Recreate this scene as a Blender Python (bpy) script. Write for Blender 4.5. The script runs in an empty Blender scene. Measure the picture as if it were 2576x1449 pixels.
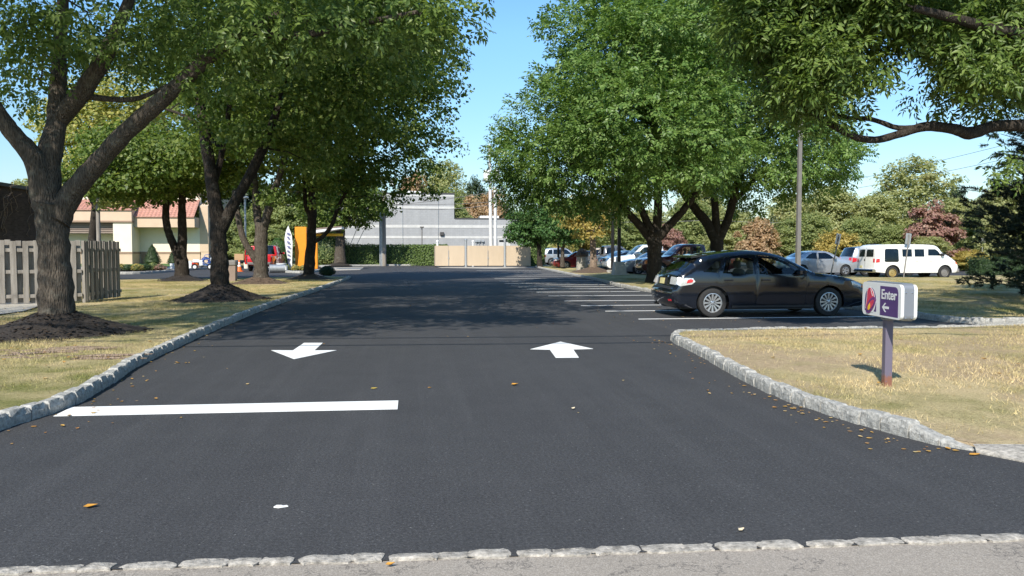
import bpy, bmesh, math, random
import numpy as np
from mathutils import Vector, Matrix
from mathutils.geometry import delaunay_2d_cdt

SC = bpy.context.scene
COL = SC.collection
R = math.radians
random.seed(7)

# ------------------------------------------------------------------ camera, sky, sun, exposure
F, CX, CY = 2000.0, 1288.0, 724.5           # focal length and centre of the photograph (2576 px wide)
YAW = math.atan(238 / 2000); PITCH = math.atan(94.5 / 2000); H = 1.5
cam = bpy.data.cameras.new("camera"); camo = bpy.data.objects.new("camera", cam); COL.objects.link(camo)
cam.sensor_width = 36.0; cam.lens = 36.0 * F / 2576.0
cam.clip_start = 0.05; cam.clip_end = 3000
camo.location = (0, 0, H); camo.rotation_euler = (math.pi / 2 - PITCH, 0, -YAW)
SC.camera = camo

SUN_EL, SUN_AZ = R(40), R(25)               # light travels towards +Y, 25 degrees to the right
w = bpy.data.worlds.new("World"); SC.world = w; w.use_nodes = True
nt = w.node_tree; bg = nt.nodes["Background"]
sky = nt.nodes.new("ShaderNodeTexSky"); sky.sky_type = 'NISHITA'; sky.sun_disc = False
sky.sun_elevation = SUN_EL; sky.sun_rotation = math.pi + SUN_AZ
sky.air_density = 1.0; sky.dust_density = 0.25; sky.ozone_density = 1.2; sky.altitude = 0
hs = nt.nodes.new("ShaderNodeHueSaturation"); hs.inputs['Saturation'].default_value = 1.2; hs.inputs['Hue'].default_value = .5
nt.links.new(sky.outputs[0], hs.inputs['Color']); tcw = nt.nodes.new("ShaderNodeTexCoord"); sep = nt.nodes.new("ShaderNodeSeparateXYZ"); nt.links.new(tcw.outputs['Generated'], sep.inputs[0])
rpw = nt.nodes.new("ShaderNodeValToRGB"); rpw.color_ramp.elements[0].position = .0; rpw.color_ramp.elements[0].color = (.44, .46, .51, 1)
rpw.color_ramp.elements[1].position = .26; rpw.color_ramp.elements[1].color = (.80, .90, .92, 1); nt.links.new(sep.outputs[2], rpw.inputs[0])
mxw = nt.nodes.new("ShaderNodeMix"); mxw.data_type = 'RGBA'; mxw.blend_type = 'MULTIPLY'; mxw.inputs[0].default_value = 1.0
nt.links.new(hs.outputs[0], mxw.inputs[6]); nt.links.new(rpw.outputs[0], mxw.inputs[7]); nt.links.new(mxw.outputs[2], bg.inputs[0]); bg.inputs[1].default_value = 0.122
sun = bpy.data.lights.new("sun", 'SUN'); sun.energy = 3.5; sun.angle = R(0.5); sun.color = (1.0, 0.94, 0.84)
suno = bpy.data.objects.new("sun", sun); COL.objects.link(suno)
sd = Vector((math.sin(SUN_AZ) * math.cos(SUN_EL), math.cos(SUN_AZ) * math.cos(SUN_EL), -math.sin(SUN_EL)))
suno.rotation_euler = sd.to_track_quat('-Z', 'Y').to_euler(); suno.location = (-10, -20, 30)
SC.view_settings.view_transform = 'Standard'; SC.view_settings.look = 'None'
SC.view_settings.exposure = 0.95; SC.view_settings.gamma = 1.0
SC.cycles.max_bounces = 7; SC.cycles.diffuse_bounces = 3; SC.cycles.glossy_bounces = 3
SC.cycles.transmission_bounces = 4; SC.cycles.transparent_max_bounces = 8
SC.cycles.use_denoising = True

# ------------------------------------------------------------------ photo geometry -> world
SY, CYW, SP, CP = math.sin(YAW), math.cos(YAW), math.sin(PITCH), math.cos(PITCH)
def W(l, d, z=0.0): return Vector((d * SY + l * CYW, d * CYW - l * SY, z))
def G(px, py, z=0.0):
    u, v = (px - CX) / F, (CY - py) / F
    dz, df = v * CP - SP, CP + v * SP
    t = (z - H) / dz
    return W(u * t, df * t, z)
def P(px, py, d):
    u, v = (px - CX) / F, (CY - py) / F
    dz, df = v * CP - SP, CP + v * SP
    t = d / df
    return W(u * t, d, H + dz * t)

# ------------------------------------------------------------------ materials
def nodes(name):
    m = bpy.data.materials.new(name); m.use_nodes = True
    t = m.node_tree; b = t.nodes["Principled BSDF"]
    return m, t, b
def L(t, a, b): t.links.new(a, b)
def nz(t, scale, detail=4, rough=.6, vec=None, dim='3D'):
    n = t.nodes.new("ShaderNodeTexNoise"); n.inputs['Scale'].default_value = scale
    n.inputs['Detail'].default_value = detail; n.inputs['Roughness'].default_value = rough
    if vec is not None: L(t, vec, n.inputs['Vector'])
    return n
def objco(t, scale=None):
    c = t.nodes.new("ShaderNodeTexCoord")
    if scale is None: return c.outputs['Object']
    mp = t.nodes.new("ShaderNodeMapping"); mp.inputs['Scale'].default_value = scale
    L(t, c.outputs['Object'], mp.inputs['Vector']); return mp.outputs['Vector']
def ramp(t, fac, stops, interp='LINEAR'):
    r = t.nodes.new("ShaderNodeValToRGB"); e = r.color_ramp.elements; r.color_ramp.interpolation = interp
    while len(e) < len(stops): e.new(0.5)
    for k, (p, c) in enumerate(stops):
        e[k].position = p; e[k].color = (*c, 1) if len(c) == 3 else c
    L(t, fac, r.inputs['Fac']); return r
def mixc(t, fac, a, b, mode='MIX'):
    m = t.nodes.new("ShaderNodeMix"); m.data_type = 'RGBA'; m.blend_type = mode
    for s, v in ((m.inputs[0], fac), (m.inputs[6], a), (m.inputs[7], b)):
        if hasattr(v, 'links'): L(t, v, s)
        elif isinstance(v, (int, float)): s.default_value = v
        else: s.default_value = (*v, 1)
    return m.outputs[2]
def bump(t, b, h, strength=.3, dist=.01):
    bn = t.nodes.new("ShaderNodeBump"); bn.inputs['Strength'].default_value = strength
    bn.inputs['Distance'].default_value = dist
    L(t, h, bn.inputs['Height']); L(t, bn.outputs[0], b.inputs['Normal'])
def mat(name, col, rough=.6, metal=0.0, var=.12, vscale=3.0, bmp=0.0, bscale=40.0, coat=0.0, spec=.5, stretch=None):
    m, t, b = nodes(name)
    b.inputs['Roughness'].default_value = rough; b.inputs['Metallic'].default_value = metal
    b.inputs['Specular IOR Level'].default_value = spec; b.inputs['Coat Weight'].default_value = coat
    b.inputs['Coat Roughness'].default_value = .06
    v = objco(t, stretch)
    n = nz(t, vscale, 5, .6, v)
    lo = tuple(max(0, c * (1 - var)) for c in col); hi = tuple(min(1, c * (1 + var)) for c in col)
    r = ramp(t, n.outputs['Fac'], [(.3, lo), (.7, hi)])
    L(t, r.outputs[0], b.inputs['Base Color'])
    if bmp:
        n2 = nz(t, bscale, 5, .65, v); bump(t, b, n2.outputs['Fac'], bmp, .02)
    return m
def leafmat(name, cols, transl=.3, patch=None, pscale=.35, pth=(.6, .68), rough=.5):
    """Colour differs from leaf to leaf (random per island); 'patch' adds turned leaves in places."""
    m, t, b = nodes(name)
    g = t.nodes.new("ShaderNodeNewGeometry")
    n = len(cols); r = ramp(t, g.outputs['Random Per Island'], [(i / max(1, n - 1), c) for i, c in enumerate(cols)])
    c = r.outputs[0]
    if patch:
        nn = nz(t, pscale, 3, .6, objco(t)); rr = ramp(t, nn.outputs['Fac'], [(pth[0], (0, 0, 0)), (pth[1], (1, 1, 1))])
        k = len(patch); rp = ramp(t, g.outputs['Random Per Island'], [(i / max(1, k - 1), q) for i, q in enumerate(patch)])
        c = mixc(t, rr.outputs[0], c, rp.outputs[0])
    L(t, c, b.inputs['Base Color']); b.inputs['Roughness'].default_value = rough
    b.inputs['Specular IOR Level'].default_value = .35
    tr = t.nodes.new("ShaderNodeBsdfTranslucent")
    c2 = mixc(t, 1.0, c, (1.2, 1.2, .65), 'MULTIPLY'); L(t, c2, tr.inputs['Color'])
    mx = t.nodes.new("ShaderNodeMixShader"); mx.inputs[0].default_value = transl
    L(t, b.outputs[0], mx.inputs[1]); L(t, tr.outputs[0], mx.inputs[2])
    L(t, mx.outputs[0], t.nodes["Material Output"].inputs['Surface'])
    return m

# ------------------------------------------------------------------ object helpers
def tag(o, label=None, cat=None, group=None, kind=None):
    if label: o['label'] = label
    if cat: o['category'] = cat
    if group: o['group'] = group
    if kind: o['kind'] = kind
    return o
def thing(name, label, cat, loc=(0, 0, 0), rz=0.0, group=None):
    o = bpy.data.objects.new(name, None); COL.objects.link(o); o.location = loc; o.rotation_euler = (0, 0, rz)
    o.empty_display_size = .2
    return tag(o, label, cat, group)
def link_mesh(name, me, m, parent=None, smooth=False):
    o = bpy.data.objects.new(name, me); COL.objects.link(o)
    for q in (m if isinstance(m, (list, tuple)) else [m]): me.materials.append(q)
    if smooth: me.polygons.foreach_set('use_smooth', [True] * len(me.polygons))
    if parent: o.parent = parent
    return o
def copy_tree(o, parent=None):
    c = o.copy(); COL.objects.link(c); c.parent = parent
    for ch in list(o.children): copy_tree(ch, c)
    return c

class MB:
    """collects faces of one mesh"""
    def __init__(s): s.v = []; s.f = []; s.mi = []; s.cur = 0
    def add(s, vs, fs):
        k = len(s.v); s.v += [tuple(q) for q in vs]
        for f in fs: s.f.append([i + k for i in f]); s.mi.append(s.cur)
        return s
    def box(s, x0, x1, y0, y1, z0, z1, c=0.0, M=None):
        """box, with chamfered vertical and top edges when c > 0"""
        if c <= 0:
            vs = [(x0, y0, z0), (x1, y0, z0), (x1, y1, z0), (x0, y1, z0), (x0, y0, z1), (x1, y0, z1), (x1, y1, z1), (x0, y1, z1)]
            fs = [(3, 2, 1, 0), (4, 5, 6, 7), (0, 1, 5, 4), (1, 2, 6, 5), (2, 3, 7, 6), (3, 0, 4, 7)]
        else:
            def ring(x0, x1, y0, y1, z, c):
                return [(x0 + c, y0, z), (x1 - c, y0, z), (x1, y0 + c, z), (x1, y1 - c, z), (x1 - c, y1, z), (x0 + c, y1, z), (x0, y1 - c, z), (x0, y0 + c, z)]
            a = ring(x0 + c, x1 - c, y0 + c, y1 - c, z0, c * .4) + ring(x0, x1, y0, y1, z0 + c, c) + ring(x0, x1, y0, y1, z1 - c, c) + ring(x0 + c, x1 - c, y0 + c, y1 - c, z1, c * .4)
            vs = a; fs = [tuple(range(7, -1, -1)), tuple(range(24, 32))]
            for k in range(3):
                for i in range(8): fs.append((k * 8 + i, k * 8 + (i + 1) % 8, k * 8 + 8 + (i + 1) % 8, k * 8 + 8 + i))
        if M: vs = [M @ Vector(q) for q in vs]
        return s.add(vs, fs)
    def tube(s, pts, rad, n=8, cap=True):
        pts = [Vector(p) for p in pts]
        if not isinstance(rad, (list, tuple)): rad = [rad] * len(pts)
        vs = []; prev = None
        for i, p in enumerate(pts):
            d = (pts[min(i + 1, len(pts) - 1)] - pts[max(i - 1, 0)]).normalized()
            if prev is None:
                a = d.cross(Vector((0, 0, 1)) if abs(d.z) < .9 else Vector((1, 0, 0))).normalized()
            else:
                a = (prev - d * prev.dot(d)).normalized()
            prev = a; b = d.cross(a)
            for k in range(n):
                t = 2 * math.pi * k / n
                vs.append(p + (a * math.cos(t) + b * math.sin(t)) * rad[i])
        fs = []
        for i in range(len(pts) - 1):
            for k in range(n):
                fs.append((i * n + k, i * n + (k + 1) % n, (i + 1) * n + (k + 1) % n, (i + 1) * n + k))
        if cap:
            fs.append(tuple(range(n - 1, -1, -1))); q = (len(pts) - 1) * n; fs.append(tuple(range(q, q + n)))
        return s.add(vs, fs)
    def lathe(s, prof, n=24, M=None, cap=True):
        """profile of (radius, height) turned about z"""
        vs = []
        for r, z in prof:
            for k in range(n):
                t = 2 * math.pi * k / n; vs.append(Vector((r * math.cos(t), r * math.sin(t), z)))
        if M: vs = [M @ q for q in vs]
        fs = [(i * n + k, i * n + (k + 1) % n, (i + 1) * n + (k + 1) % n, (i + 1) * n + k) for i in range(len(prof) - 1) for k in range(n)]
        if cap: fs.append(tuple(range(n - 1, -1, -1))); q = (len(prof) - 1) * n; fs.append(tuple(range(q, q + n)))
        return s.add(vs, fs)
    def prism(s, poly, z0, z1, M=None):
        """flat polygon (x,y) raised from z0 to z1"""
        n = len(poly)
        vs = [Vector((x, y, z0)) for x, y in poly] + [Vector((x, y, z1)) for x, y in poly]
        if M: vs = [M @ q for q in vs]
        fs = [tuple(range(n - 1, -1, -1)), tuple(range(n, 2 * n))] + [(i, (i + 1) % n, n + (i + 1) % n, n + i) for i in range(n)]
        return s.add(vs, fs)
    def mesh(s, name='mesh'):
        me = bpy.data.meshes.new(name); me.from_pydata(s.v, [], s.f)
        if any(s.mi): me.polygons.foreach_set('material_index', s.mi)
        me.update(); return me
    def build(s, name, m, parent=None, smooth=False, fix=True):
        me = s.mesh(name)
        if fix:
            b = bmesh.new(); b.from_mesh(me); bmesh.ops.recalc_face_normals(b, faces=b.faces); b.to_mesh(me); b.free()
        o = link_mesh(name, me, m, parent, smooth)
        if smooth:
            me.set_sharp_from_angle(angle=R(40))
        return o
FACING_Y = Matrix(((1, 0, 0, 0), (0, 0, 1, 0), (0, 1, 0, 0), (0, 0, 0, 1)))     # polygon (x,z) -> thickness along y

def in_poly(x, y, poly):
    c = False; n = len(poly); j = n - 1
    for i in range(n):
        xi, yi = poly[i]; xj, yj = poly[j]
        if (yi > y) != (yj > y) and x < (xj - xi) * (y - yi) / (yj - yi) + xi: c = not c
        j = i
    return c
def tri_poly(outer, holes=(), step=None):
    """triangulate a polygon with holes, interior grid points every step; returns 2D verts and tris"""
    V = []; E = []
    def loop(pl):
        k = len(V); n = len(pl)
        for q in pl: V.append(Vector((q[0], q[1])))
        for i in range(n): E.append((k + i, k + (i + 1) % n))
    loop(outer)
    for h in holes: loop(h)
    if step:
        xs = [p[0] for p in outer]; ys = [p[1] for p in outer]
        for i in range(1, int((max(xs) - min(xs)) / step) + 1):
            for j in range(1, int((max(ys) - min(ys)) / step) + 1):
                x, y = min(xs) + i * step + (j % 2) * step * .5, min(ys) + j * step
                if in_poly(x, y, outer) and not any(in_poly(x, y, h) for h in holes):
                    V.append(Vector((x, y)))
    vv, ee, ff, *_ = delaunay_2d_cdt(V, E, [], 1, 1e-5)
    out = []
    for f in ff:
        cx = sum(vv[i].x for i in f) / len(f); cy = sum(vv[i].y for i in f) / len(f)
        if in_poly(cx, cy, outer) and not any(in_poly(cx, cy, h) for h in holes): out.append(tuple(f))
    return [(q.x, q.y) for q in vv], out
def sheet(name, poly, z, m, step=None, wob=0.0, kind='structure', seed=1, skirt=False, zf=lambda x, y: 0.0):
    vs, fs = tri_poly(poly, (), step)
    rnd = random.Random(seed); nb = len(poly)
    b = MB(); b.add([(x, y, z + zf(x, y) + (rnd.uniform(-wob, wob) if (wob and not any(abs(x - p[0]) + abs(y - p[1]) < 1e-4 for p in poly)) else 0)) for x, y in vs], fs)
    if skirt:                                                            # earth side down to the ground
        n = nb; b.add([(x, y, z + zf(x, y) - .002) for x, y in poly] + [(x, y, -.04) for x, y in poly], [(i, (i + 1) % n, n + (i + 1) % n, n + i) for i in range(n)])
    me = b.mesh(name)
    bm = bmesh.new(); bm.from_mesh(me); bmesh.ops.recalc_face_normals(bm, faces=bm.faces)
    for f in bm.faces:
        if f.normal.z < -.5: f.normal_flip()
    bm.to_mesh(me); bm.free()
    o = link_mesh(name, me, m, None, bool(wob))
    if kind: o['kind'] = kind
    return o
def catmull(pts, sub, closed=False):
    pts = [Vector(p) for p in pts]; out = []; n = len(pts)
    rng = range(n) if closed else range(n - 1)
    for i in rng:
        if closed: p0, p1, p2, p3 = pts[(i - 1) % n], pts[i], pts[(i + 1) % n], pts[(i + 2) % n]
        else: p0, p1, p2, p3 = pts[max(i - 1, 0)], pts[i], pts[i + 1], pts[min(i + 2, n - 1)]
        for k in range(sub):
            t = k / sub
            out.append(.5 * ((2 * p1) + (p2 - p0) * t + (2 * p0 - 5 * p1 + 4 * p2 - p3) * t * t + (3 * p1 - p0 - 3 * p2 + p3) * t ** 3))
    if not closed: out.append(pts[-1])
    return out
# ------------------------------------------------------------------ ground materials
def asphalt_mat():
    m, t, b = nodes("asphalt"); v = objco(t)
    big = nz(t, .28, 4, .6, v); mid = nz(t, 2.6, 5, .65, v); fine = nz(t, 75, 3, .7, v); grit = nz(t, 260, 2, .6, v)
    c = ramp(t, big.outputs['Fac'], [(.3, (.042, .042, .044)), (.7, (.054, .054, .056))]).outputs[0]
    c = mixc(t, .35, c, ramp(t, mid.outputs['Fac'], [(.3, (.034, .034, .036)), (.72, (.058, .0575, .059))]).outputs[0])
    trk = nz(t, 1.0, 5, .7, objco(t, (2.6, .09, 1))); c = mixc(t, ramp(t, trk.outputs['Fac'], [(.48, (0, 0, 0)), (.72, (.42, .42, .42))]).outputs[0], c, (.075, .075, .077))
    scf = nz(t, 5.5, 6, .75, v); c = mixc(t, ramp(t, scf.outputs['Fac'], [(.63, (0, 0, 0)), (.74, (.4, .4, .4))]).outputs[0], c, (.10, .10, .10))
    c = mixc(t, ramp(t, fine.outputs['Fac'], [(.56, (0, 0, 0)), (.74, (.9, .9, .9))]).outputs[0], c, (.12, .12, .12))
    c = mixc(t, ramp(t, grit.outputs['Fac'], [(.28, (.75, .75, .75)), (.42, (0, 0, 0))]).outputs[0], c, (.016, .016, .018))
    vo = t.nodes.new("ShaderNodeTexVoronoi"); vo.inputs['Scale'].default_value = 9; L(t, v, vo.inputs['Vector'])
    c = mixc(t, ramp(t, vo.outputs['Distance'], [(.035, (1, 1, 1)), (.06, (0, 0, 0))]).outputs[0], c, (.16, .16, .155))
    v2 = t.nodes.new("ShaderNodeTexVoronoi"); v2.inputs['Scale'].default_value = 38; L(t, v, v2.inputs['Vector'])          # exposed pale grit, in drifts
    dr = nz(t, .9, 5, .7, v); mm = t.nodes.new("ShaderNodeMath"); mm.operation = 'MULTIPLY'
    L(t, ramp(t, v2.outputs['Distance'], [(.10, (1, 1, 1)), (.2, (0, 0, 0))]).outputs[0], mm.inputs[0]); L(t, ramp(t, dr.outputs['Fac'], [(.42, (.05, .05, .05)), (.66, (.8, .8, .8))]).outputs[0], mm.inputs[1])
    c = mixc(t, mm.outputs[0], c, (.17, .17, .17))
    f2 = nz(t, 48, 2, .8, v); c = mixc(t, 1.0, c, ramp(t, f2.outputs['Fac'], [(.3, (.62, .62, .62)), (.7, (1.4, 1.4, 1.4))]).outputs[0], 'MULTIPLY')
    L(t, c, b.inputs['Base Color']); b.inputs['Roughness'].default_value = .82; b.inputs['Specular IOR Level'].default_value = .32
    bump(t, b, fine.outputs['Fac'], .8, .008)
    return m
def street_mat():
    m, t, b = nodes("street concrete"); v = objco(t)
    big = nz(t, .8, 4, .6, v); fine = nz(t, 110, 3, .7, v); vo = t.nodes.new("ShaderNodeTexVoronoi")
    vo.inputs['Scale'].default_value = 170; L(t, v, vo.inputs['Vector'])
    c = ramp(t, big.outputs['Fac'], [(.3, (.27, .235, .195)), (.7, (.36, .315, .265))]).outputs[0]
    c = mixc(t, .55, c, ramp(t, vo.outputs['Color'], [(.2, (.17, .15, .125)), (.6, (.30, .265, .22)), (.95, (.46, .41, .35))]).outputs[0])
    st = nz(t, 3.2, 6, .75, v); c = mixc(t, ramp(t, st.outputs['Fac'], [(.60, (0, 0, 0)), (.72, (.7, .7, .7))]).outputs[0], c, (.085, .08, .075))
    wv = nz(t, 1.3, 8, .7, v)                                            # hairline cracks
    c = mixc(t, ramp(t, wv.outputs['Fac'], [(.492, (0, 0, 0)), (.5, (.8, .8, .8)), (.508, (0, 0, 0))]).outputs[0], c, (.06, .055, .05))
    L(t, c, b.inputs['Base Color']); b.inputs['Roughness'].default_value = .9
    bump(t, b, fine.outputs['Fac'], .5, .006); return m
def grass_colour(t, dry):
    v = objco(t)
    n1 = nz(t, .42, 4, .62, v); n2 = nz(t, 1.9, 4, .65, v); n3 = nz(t, 38, 3, .7, v)
    straw = ramp(t, n3.outputs['Fac'], [(.25, (.33, .25, .14)), (.5, (.56, .445, .25)), (.78, (.70, .58, .35))]).outputs[0]
    green = ramp(t, n3.outputs['Fac'], [(.25, (.085, .10, .025)), (.55, (.19, .20, .06)), (.8, (.31, .30, .11))]).outputs[0]
    f = mixc(t, .5, ramp(t, n1.outputs['Fac'], [(.34 + dry * .12, (0, 0, 0)), (.60 + dry * .12, (1, 1, 1))]).outputs[0],
             ramp(t, n2.outputs['Fac'], [(.36 + dry * .12, (0, 0, 0)), (.62 + dry * .12, (1, 1, 1))]).outputs[0])
    return mixc(t, f, straw, green), v
def lawn_mat(name, dry, dirt=(.6, .72)):
    m, t, b = nodes(name); c, v = grass_colour(t, dry)
    n = nz(t, .5, 5, .65, objco(t)); n5 = nz(t, 14, 4, .6, v)
    d = ramp(t, n5.outputs['Fac'], [(.3, (.35, .26, .16)), (.7, (.52, .40, .26))]).outputs[0]
    c = mixc(t, ramp(t, n.outputs['Fac'], [(dirt[0], (0, 0, 0)), (dirt[1], (.9, .9, .9))]).outputs[0], c, d)
    L(t, c, b.inputs['Base Color']); b.inputs['Roughness'].default_value = .95; b.inputs['Specular IOR Level'].default_value = .1
    h = nz(t, 30, 5, .75, v); bump(t, b, h.outputs['Fac'], .8, .05); return m
def blade_mat(name, dry):
    m, t, b = nodes(name); c, v = grass_colour(t, dry)
    g = t.nodes.new("ShaderNodeNewGeometry")
    r = ramp(t, g.outputs['Random Per Island'], [(0, (.62, .60, .5)), (.5, (1, 1, 1)), (1, (1.35, 1.3, 1.15))]).outputs[0]
    c = mixc(t, 1.0, c, r, 'MULTIPLY'); L(t, c, b.inputs['Base Color']); b.inputs['Roughness'].default_value = .8
    b.inputs['Specular IOR Level'].default_value = .15
    return m
M = {}
M['asphalt'] = asphalt_mat(); M['street'] = street_mat()
def paint_mat():
    m, t, b = nodes("white road paint"); v = objco(t); g = nz(t, 70, 3, .75, v); w_ = nz(t, 1.6, 4, .65, v)
    mm = t.nodes.new("ShaderNodeMath"); mm.operation = 'MULTIPLY'; L(t, ramp(t, g.outputs['Fac'], [(.58, (0, 0, 0)), (.70, (1, 1, 1))]).outputs[0], mm.inputs[0]); L(t, ramp(t, w_.outputs['Fac'], [(.4, (.1, .1, .1)), (.7, (.75, .75, .75))]).outputs[0], mm.inputs[1])
    L(t, mixc(t, mm.outputs[0], (.79, .79, .77), (.22, .22, .22)), b.inputs['Base Color']); b.inputs['Roughness'].default_value = .75; bump(t, b, g.outputs['Fac'], .4, .004); return m
M['paint'] = paint_mat()
M['lawn_dry'] = lawn_mat("dry lawn", .8, (.45, .56)); M['lawn'] = lawn_mat("lawn", .2, (.54, .66))
M['blade_dry'] = blade_mat("dry grass blade", .8); M['blade'] = blade_mat("grass blade", .2)
M['field'] = mat("field grass", (.10, .115, .04), .95, var=.35, vscale=.4)
M['green_lawn'] = mat("watered grass", (.09, .17, .035), .95, var=.25, vscale=4, bmp=.5, bscale=60)
M['mulch'] = mat("dark bark mulch", (.026, .020, .016), .95, var=.75, vscale=22, bmp=1.0, bscale=45)
M['mulch_brown'] = mat("brown bark mulch", (.10, .068, .045), .95, var=.6, vscale=20, bmp=1.0, bscale=45)
M['granite'] = mat("granite block", (.37, .36, .33), .9, var=.42, vscale=26, bmp=.9, bscale=60)
M['mortar'] = mat("mortar", (.46, .44, .40), .95, var=.15, vscale=12, bmp=.4)
M['edge_stone'] = mat("worn edging stone", (.36, .33, .285), .9, var=.55, vscale=22, bmp=.7, bscale=50)
M['concrete'] = mat("concrete", (.40, .37, .32), .9, var=.14, vscale=5, bmp=.25, bscale=80)
M['concrete_old'] = mat("weathered concrete", (.30, .28, .24), .9, var=.3, vscale=6, bmp=.4, bscale=60)

# ------------------------------------------------------------------ ground, street, driveway
S0 = G(0, 1441); S1 = G(2576, 1357); sdir = (S1 - S0).normalized(); snor = Vector((-sdir.y, sdir.x, 0))
if snor.y < 0: snor = -snor
def on_edge(x, off): p = S0 + sdir * ((x - S0.x) / sdir.x) + snor * off; return (p.x, p.y)
sheet('ground', [(-900, -300), (900, -300), (900, 1500), (-900, 1500)], -.03, M['field'])
sheet('street', [(-60, -25), (60, -25), on_edge(60, .06), on_edge(-60, .06)], -.006, M['street'])
sheet('asphalt', [on_edge(-60, .0), on_edge(60, .0), (62, 96), (-62, 96)], 0.0, M['asphalt'])

def edging():
    b = MB(); x = -9.0; rnd = random.Random(3)
    while x < 9:
        n = rnd.choice([1, 2, 2, 3, 3, 4])
        for k in range(n):
            ln = rnd.uniform(.14, .27); a = Vector((*on_edge(x, -.012), 0))
            wd = rnd.uniform(.07, .10); hh = rnd.uniform(.004, .011)
            ang = math.atan2(sdir.y, sdir.x) + rnd.uniform(-.02, .02)
            T = Matrix.Translation(a) @ Matrix.Rotation(ang, 4, 'Z')
            # irregular worn outline
            pl = []
            for q in range(14):
                t = 2 * math.pi * q / 14
                ex, ey = abs(math.cos(t)) ** .45 * math.copysign(1, math.cos(t)), abs(math.sin(t)) ** .45 * math.copysign(1, math.sin(t))
                pl.append((ln * .5 + ex * (ln * .5) + rnd.uniform(-.012, .012), wd * .5 + ey * wd * .5 + rnd.uniform(-.014, .014)))
            cx, cy = ln * .5, wd * .5
            top = [(cx + (px - cx) * .86, cy + (py - cy) * .78) for px, py in pl]
            vs = [T @ Vector((px, py, -.03)) for px, py in pl] + [T @ Vector((px, py, hh * .55)) for px, py in pl] + [T @ Vector((px, py, hh + rnd.uniform(-.004, .004))) for px, py in top]
            fs = [tuple(range(28, 42))] + [(r * 14 + i, r * 14 + (i + 1) % 14, r * 14 + 14 + (i + 1) % 14, r * 14 + 14 + i) for r in (0, 1) for i in range(14)]
            b.add(vs, fs); x += ln * .97
        x += rnd.uniform(.015, .05)
    o = b.build('stone_edging', M['edge_stone'], None, True); o['kind'] = 'structure'
edging()

# ------------------------------------------------------------------ kerbs of granite blocks
def walk(path, step_fn):
    """yields (pos, dir, length) along a polyline"""
    path = [Vector((p[0], p[1], 0)) for p in path]; d = [0]
    for a, c in zip(path, path[1:]): d.append(d[-1] + (c - a).length)
    def at(s):
        for i in range(len(path) - 1):
            if s <= d[i + 1] or i == len(path) - 2:
                u = (s - d[i]) / max(1e-6, d[i + 1] - d[i]); return path[i].lerp(path[i + 1], u)
    s = 0
    while s < d[-1] - .1:
        ln = step_fn(); a = at(s); c = at(min(s + ln, d[-1])); yield a, (c - a).normalized(), (c - a).length; s += ln
def kerb(path, side, h=.125, wd=.13, seed=5, block=(.21, .30), taper=0.0):
    """side=+1: the lawn lies to the left of the walking direction"""
    rnd = random.Random(seed); b = MB()
    run = 0.0
    for a, d, ln in walk(path, lambda: rnd.uniform(*block)):
        tp = [min(1, max(.12, (run + u * ln) / taper)) if taper else 1 for u in (0, .33, .66, 1)]; tp = [tp[0], tp[1], tp[2], tp[3], tp[3], tp[0]]; run += ln
        T = Matrix(((d.x, -d.y * side, 0, a.x), (d.y, d.x * side, 0, a.y), (0, 0, 1, 0), (0, 0, 0, 1)))
        hh = h + rnd.uniform(-.012, .012); o = rnd.uniform(-.01, .012); j = .011
        vs = []
        def rg(z, ins, y0, y1):
            return [(j + ins, y0 + ins), (ln * .33, y0 + ins * .5), (ln * .66, y0 + ins * .5), (ln - j - ins, y0 + ins), (ln - j - ins, y1 - ins), (j + ins, y1 - ins)], z
        for pl, z in (rg(-.05, 0, o, o + wd), rg(hh * .55, 0, o - .006, o + wd), rg(hh - .018, .002, o + .004, o + wd), rg(hh, .018, o + .004, o + wd)):
            vs += [T @ Vector((x + rnd.uniform(-.006, .006), y + rnd.uniform(-.007, .007), (z * f if z > 0 else z) + rnd.uniform(-.005, .005))) for (x, y), f in zip(pl, tp)]
        fs = [(18, 19, 20, 21, 22, 23)] + [(r * 6 + i, r * 6 + (i + 1) % 6, r * 6 + 6 + (i + 1) % 6, r * 6 + 6 + i) for r in range(3) for i in range(6)]
        b.cur = 0; b.add(vs, fs)
        b.cur = 1; b.box(-.004, ln + .004, o + .018, o + wd - .02, -.05, (hh - .022) * min(tp), 0, T)
    o = b.build('kerb', [M['granite'], M['mortar']]); o['kind'] = 'structure'; return o
def offset(path, side, d):
    out = []; p = [Vector((q[0], q[1], 0)) for q in path]
    for i, q in enumerate(p):
        t = (p[min(i + 1, len(p) - 1)] - p[max(i - 1, 0)]).normalized(); out.append((q.x - t.y * side * d, q.y + t.x * side * d))
    return out
def gp(px, py, z=0): q = G(px, py, z); return (q.x, q.y)

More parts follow.
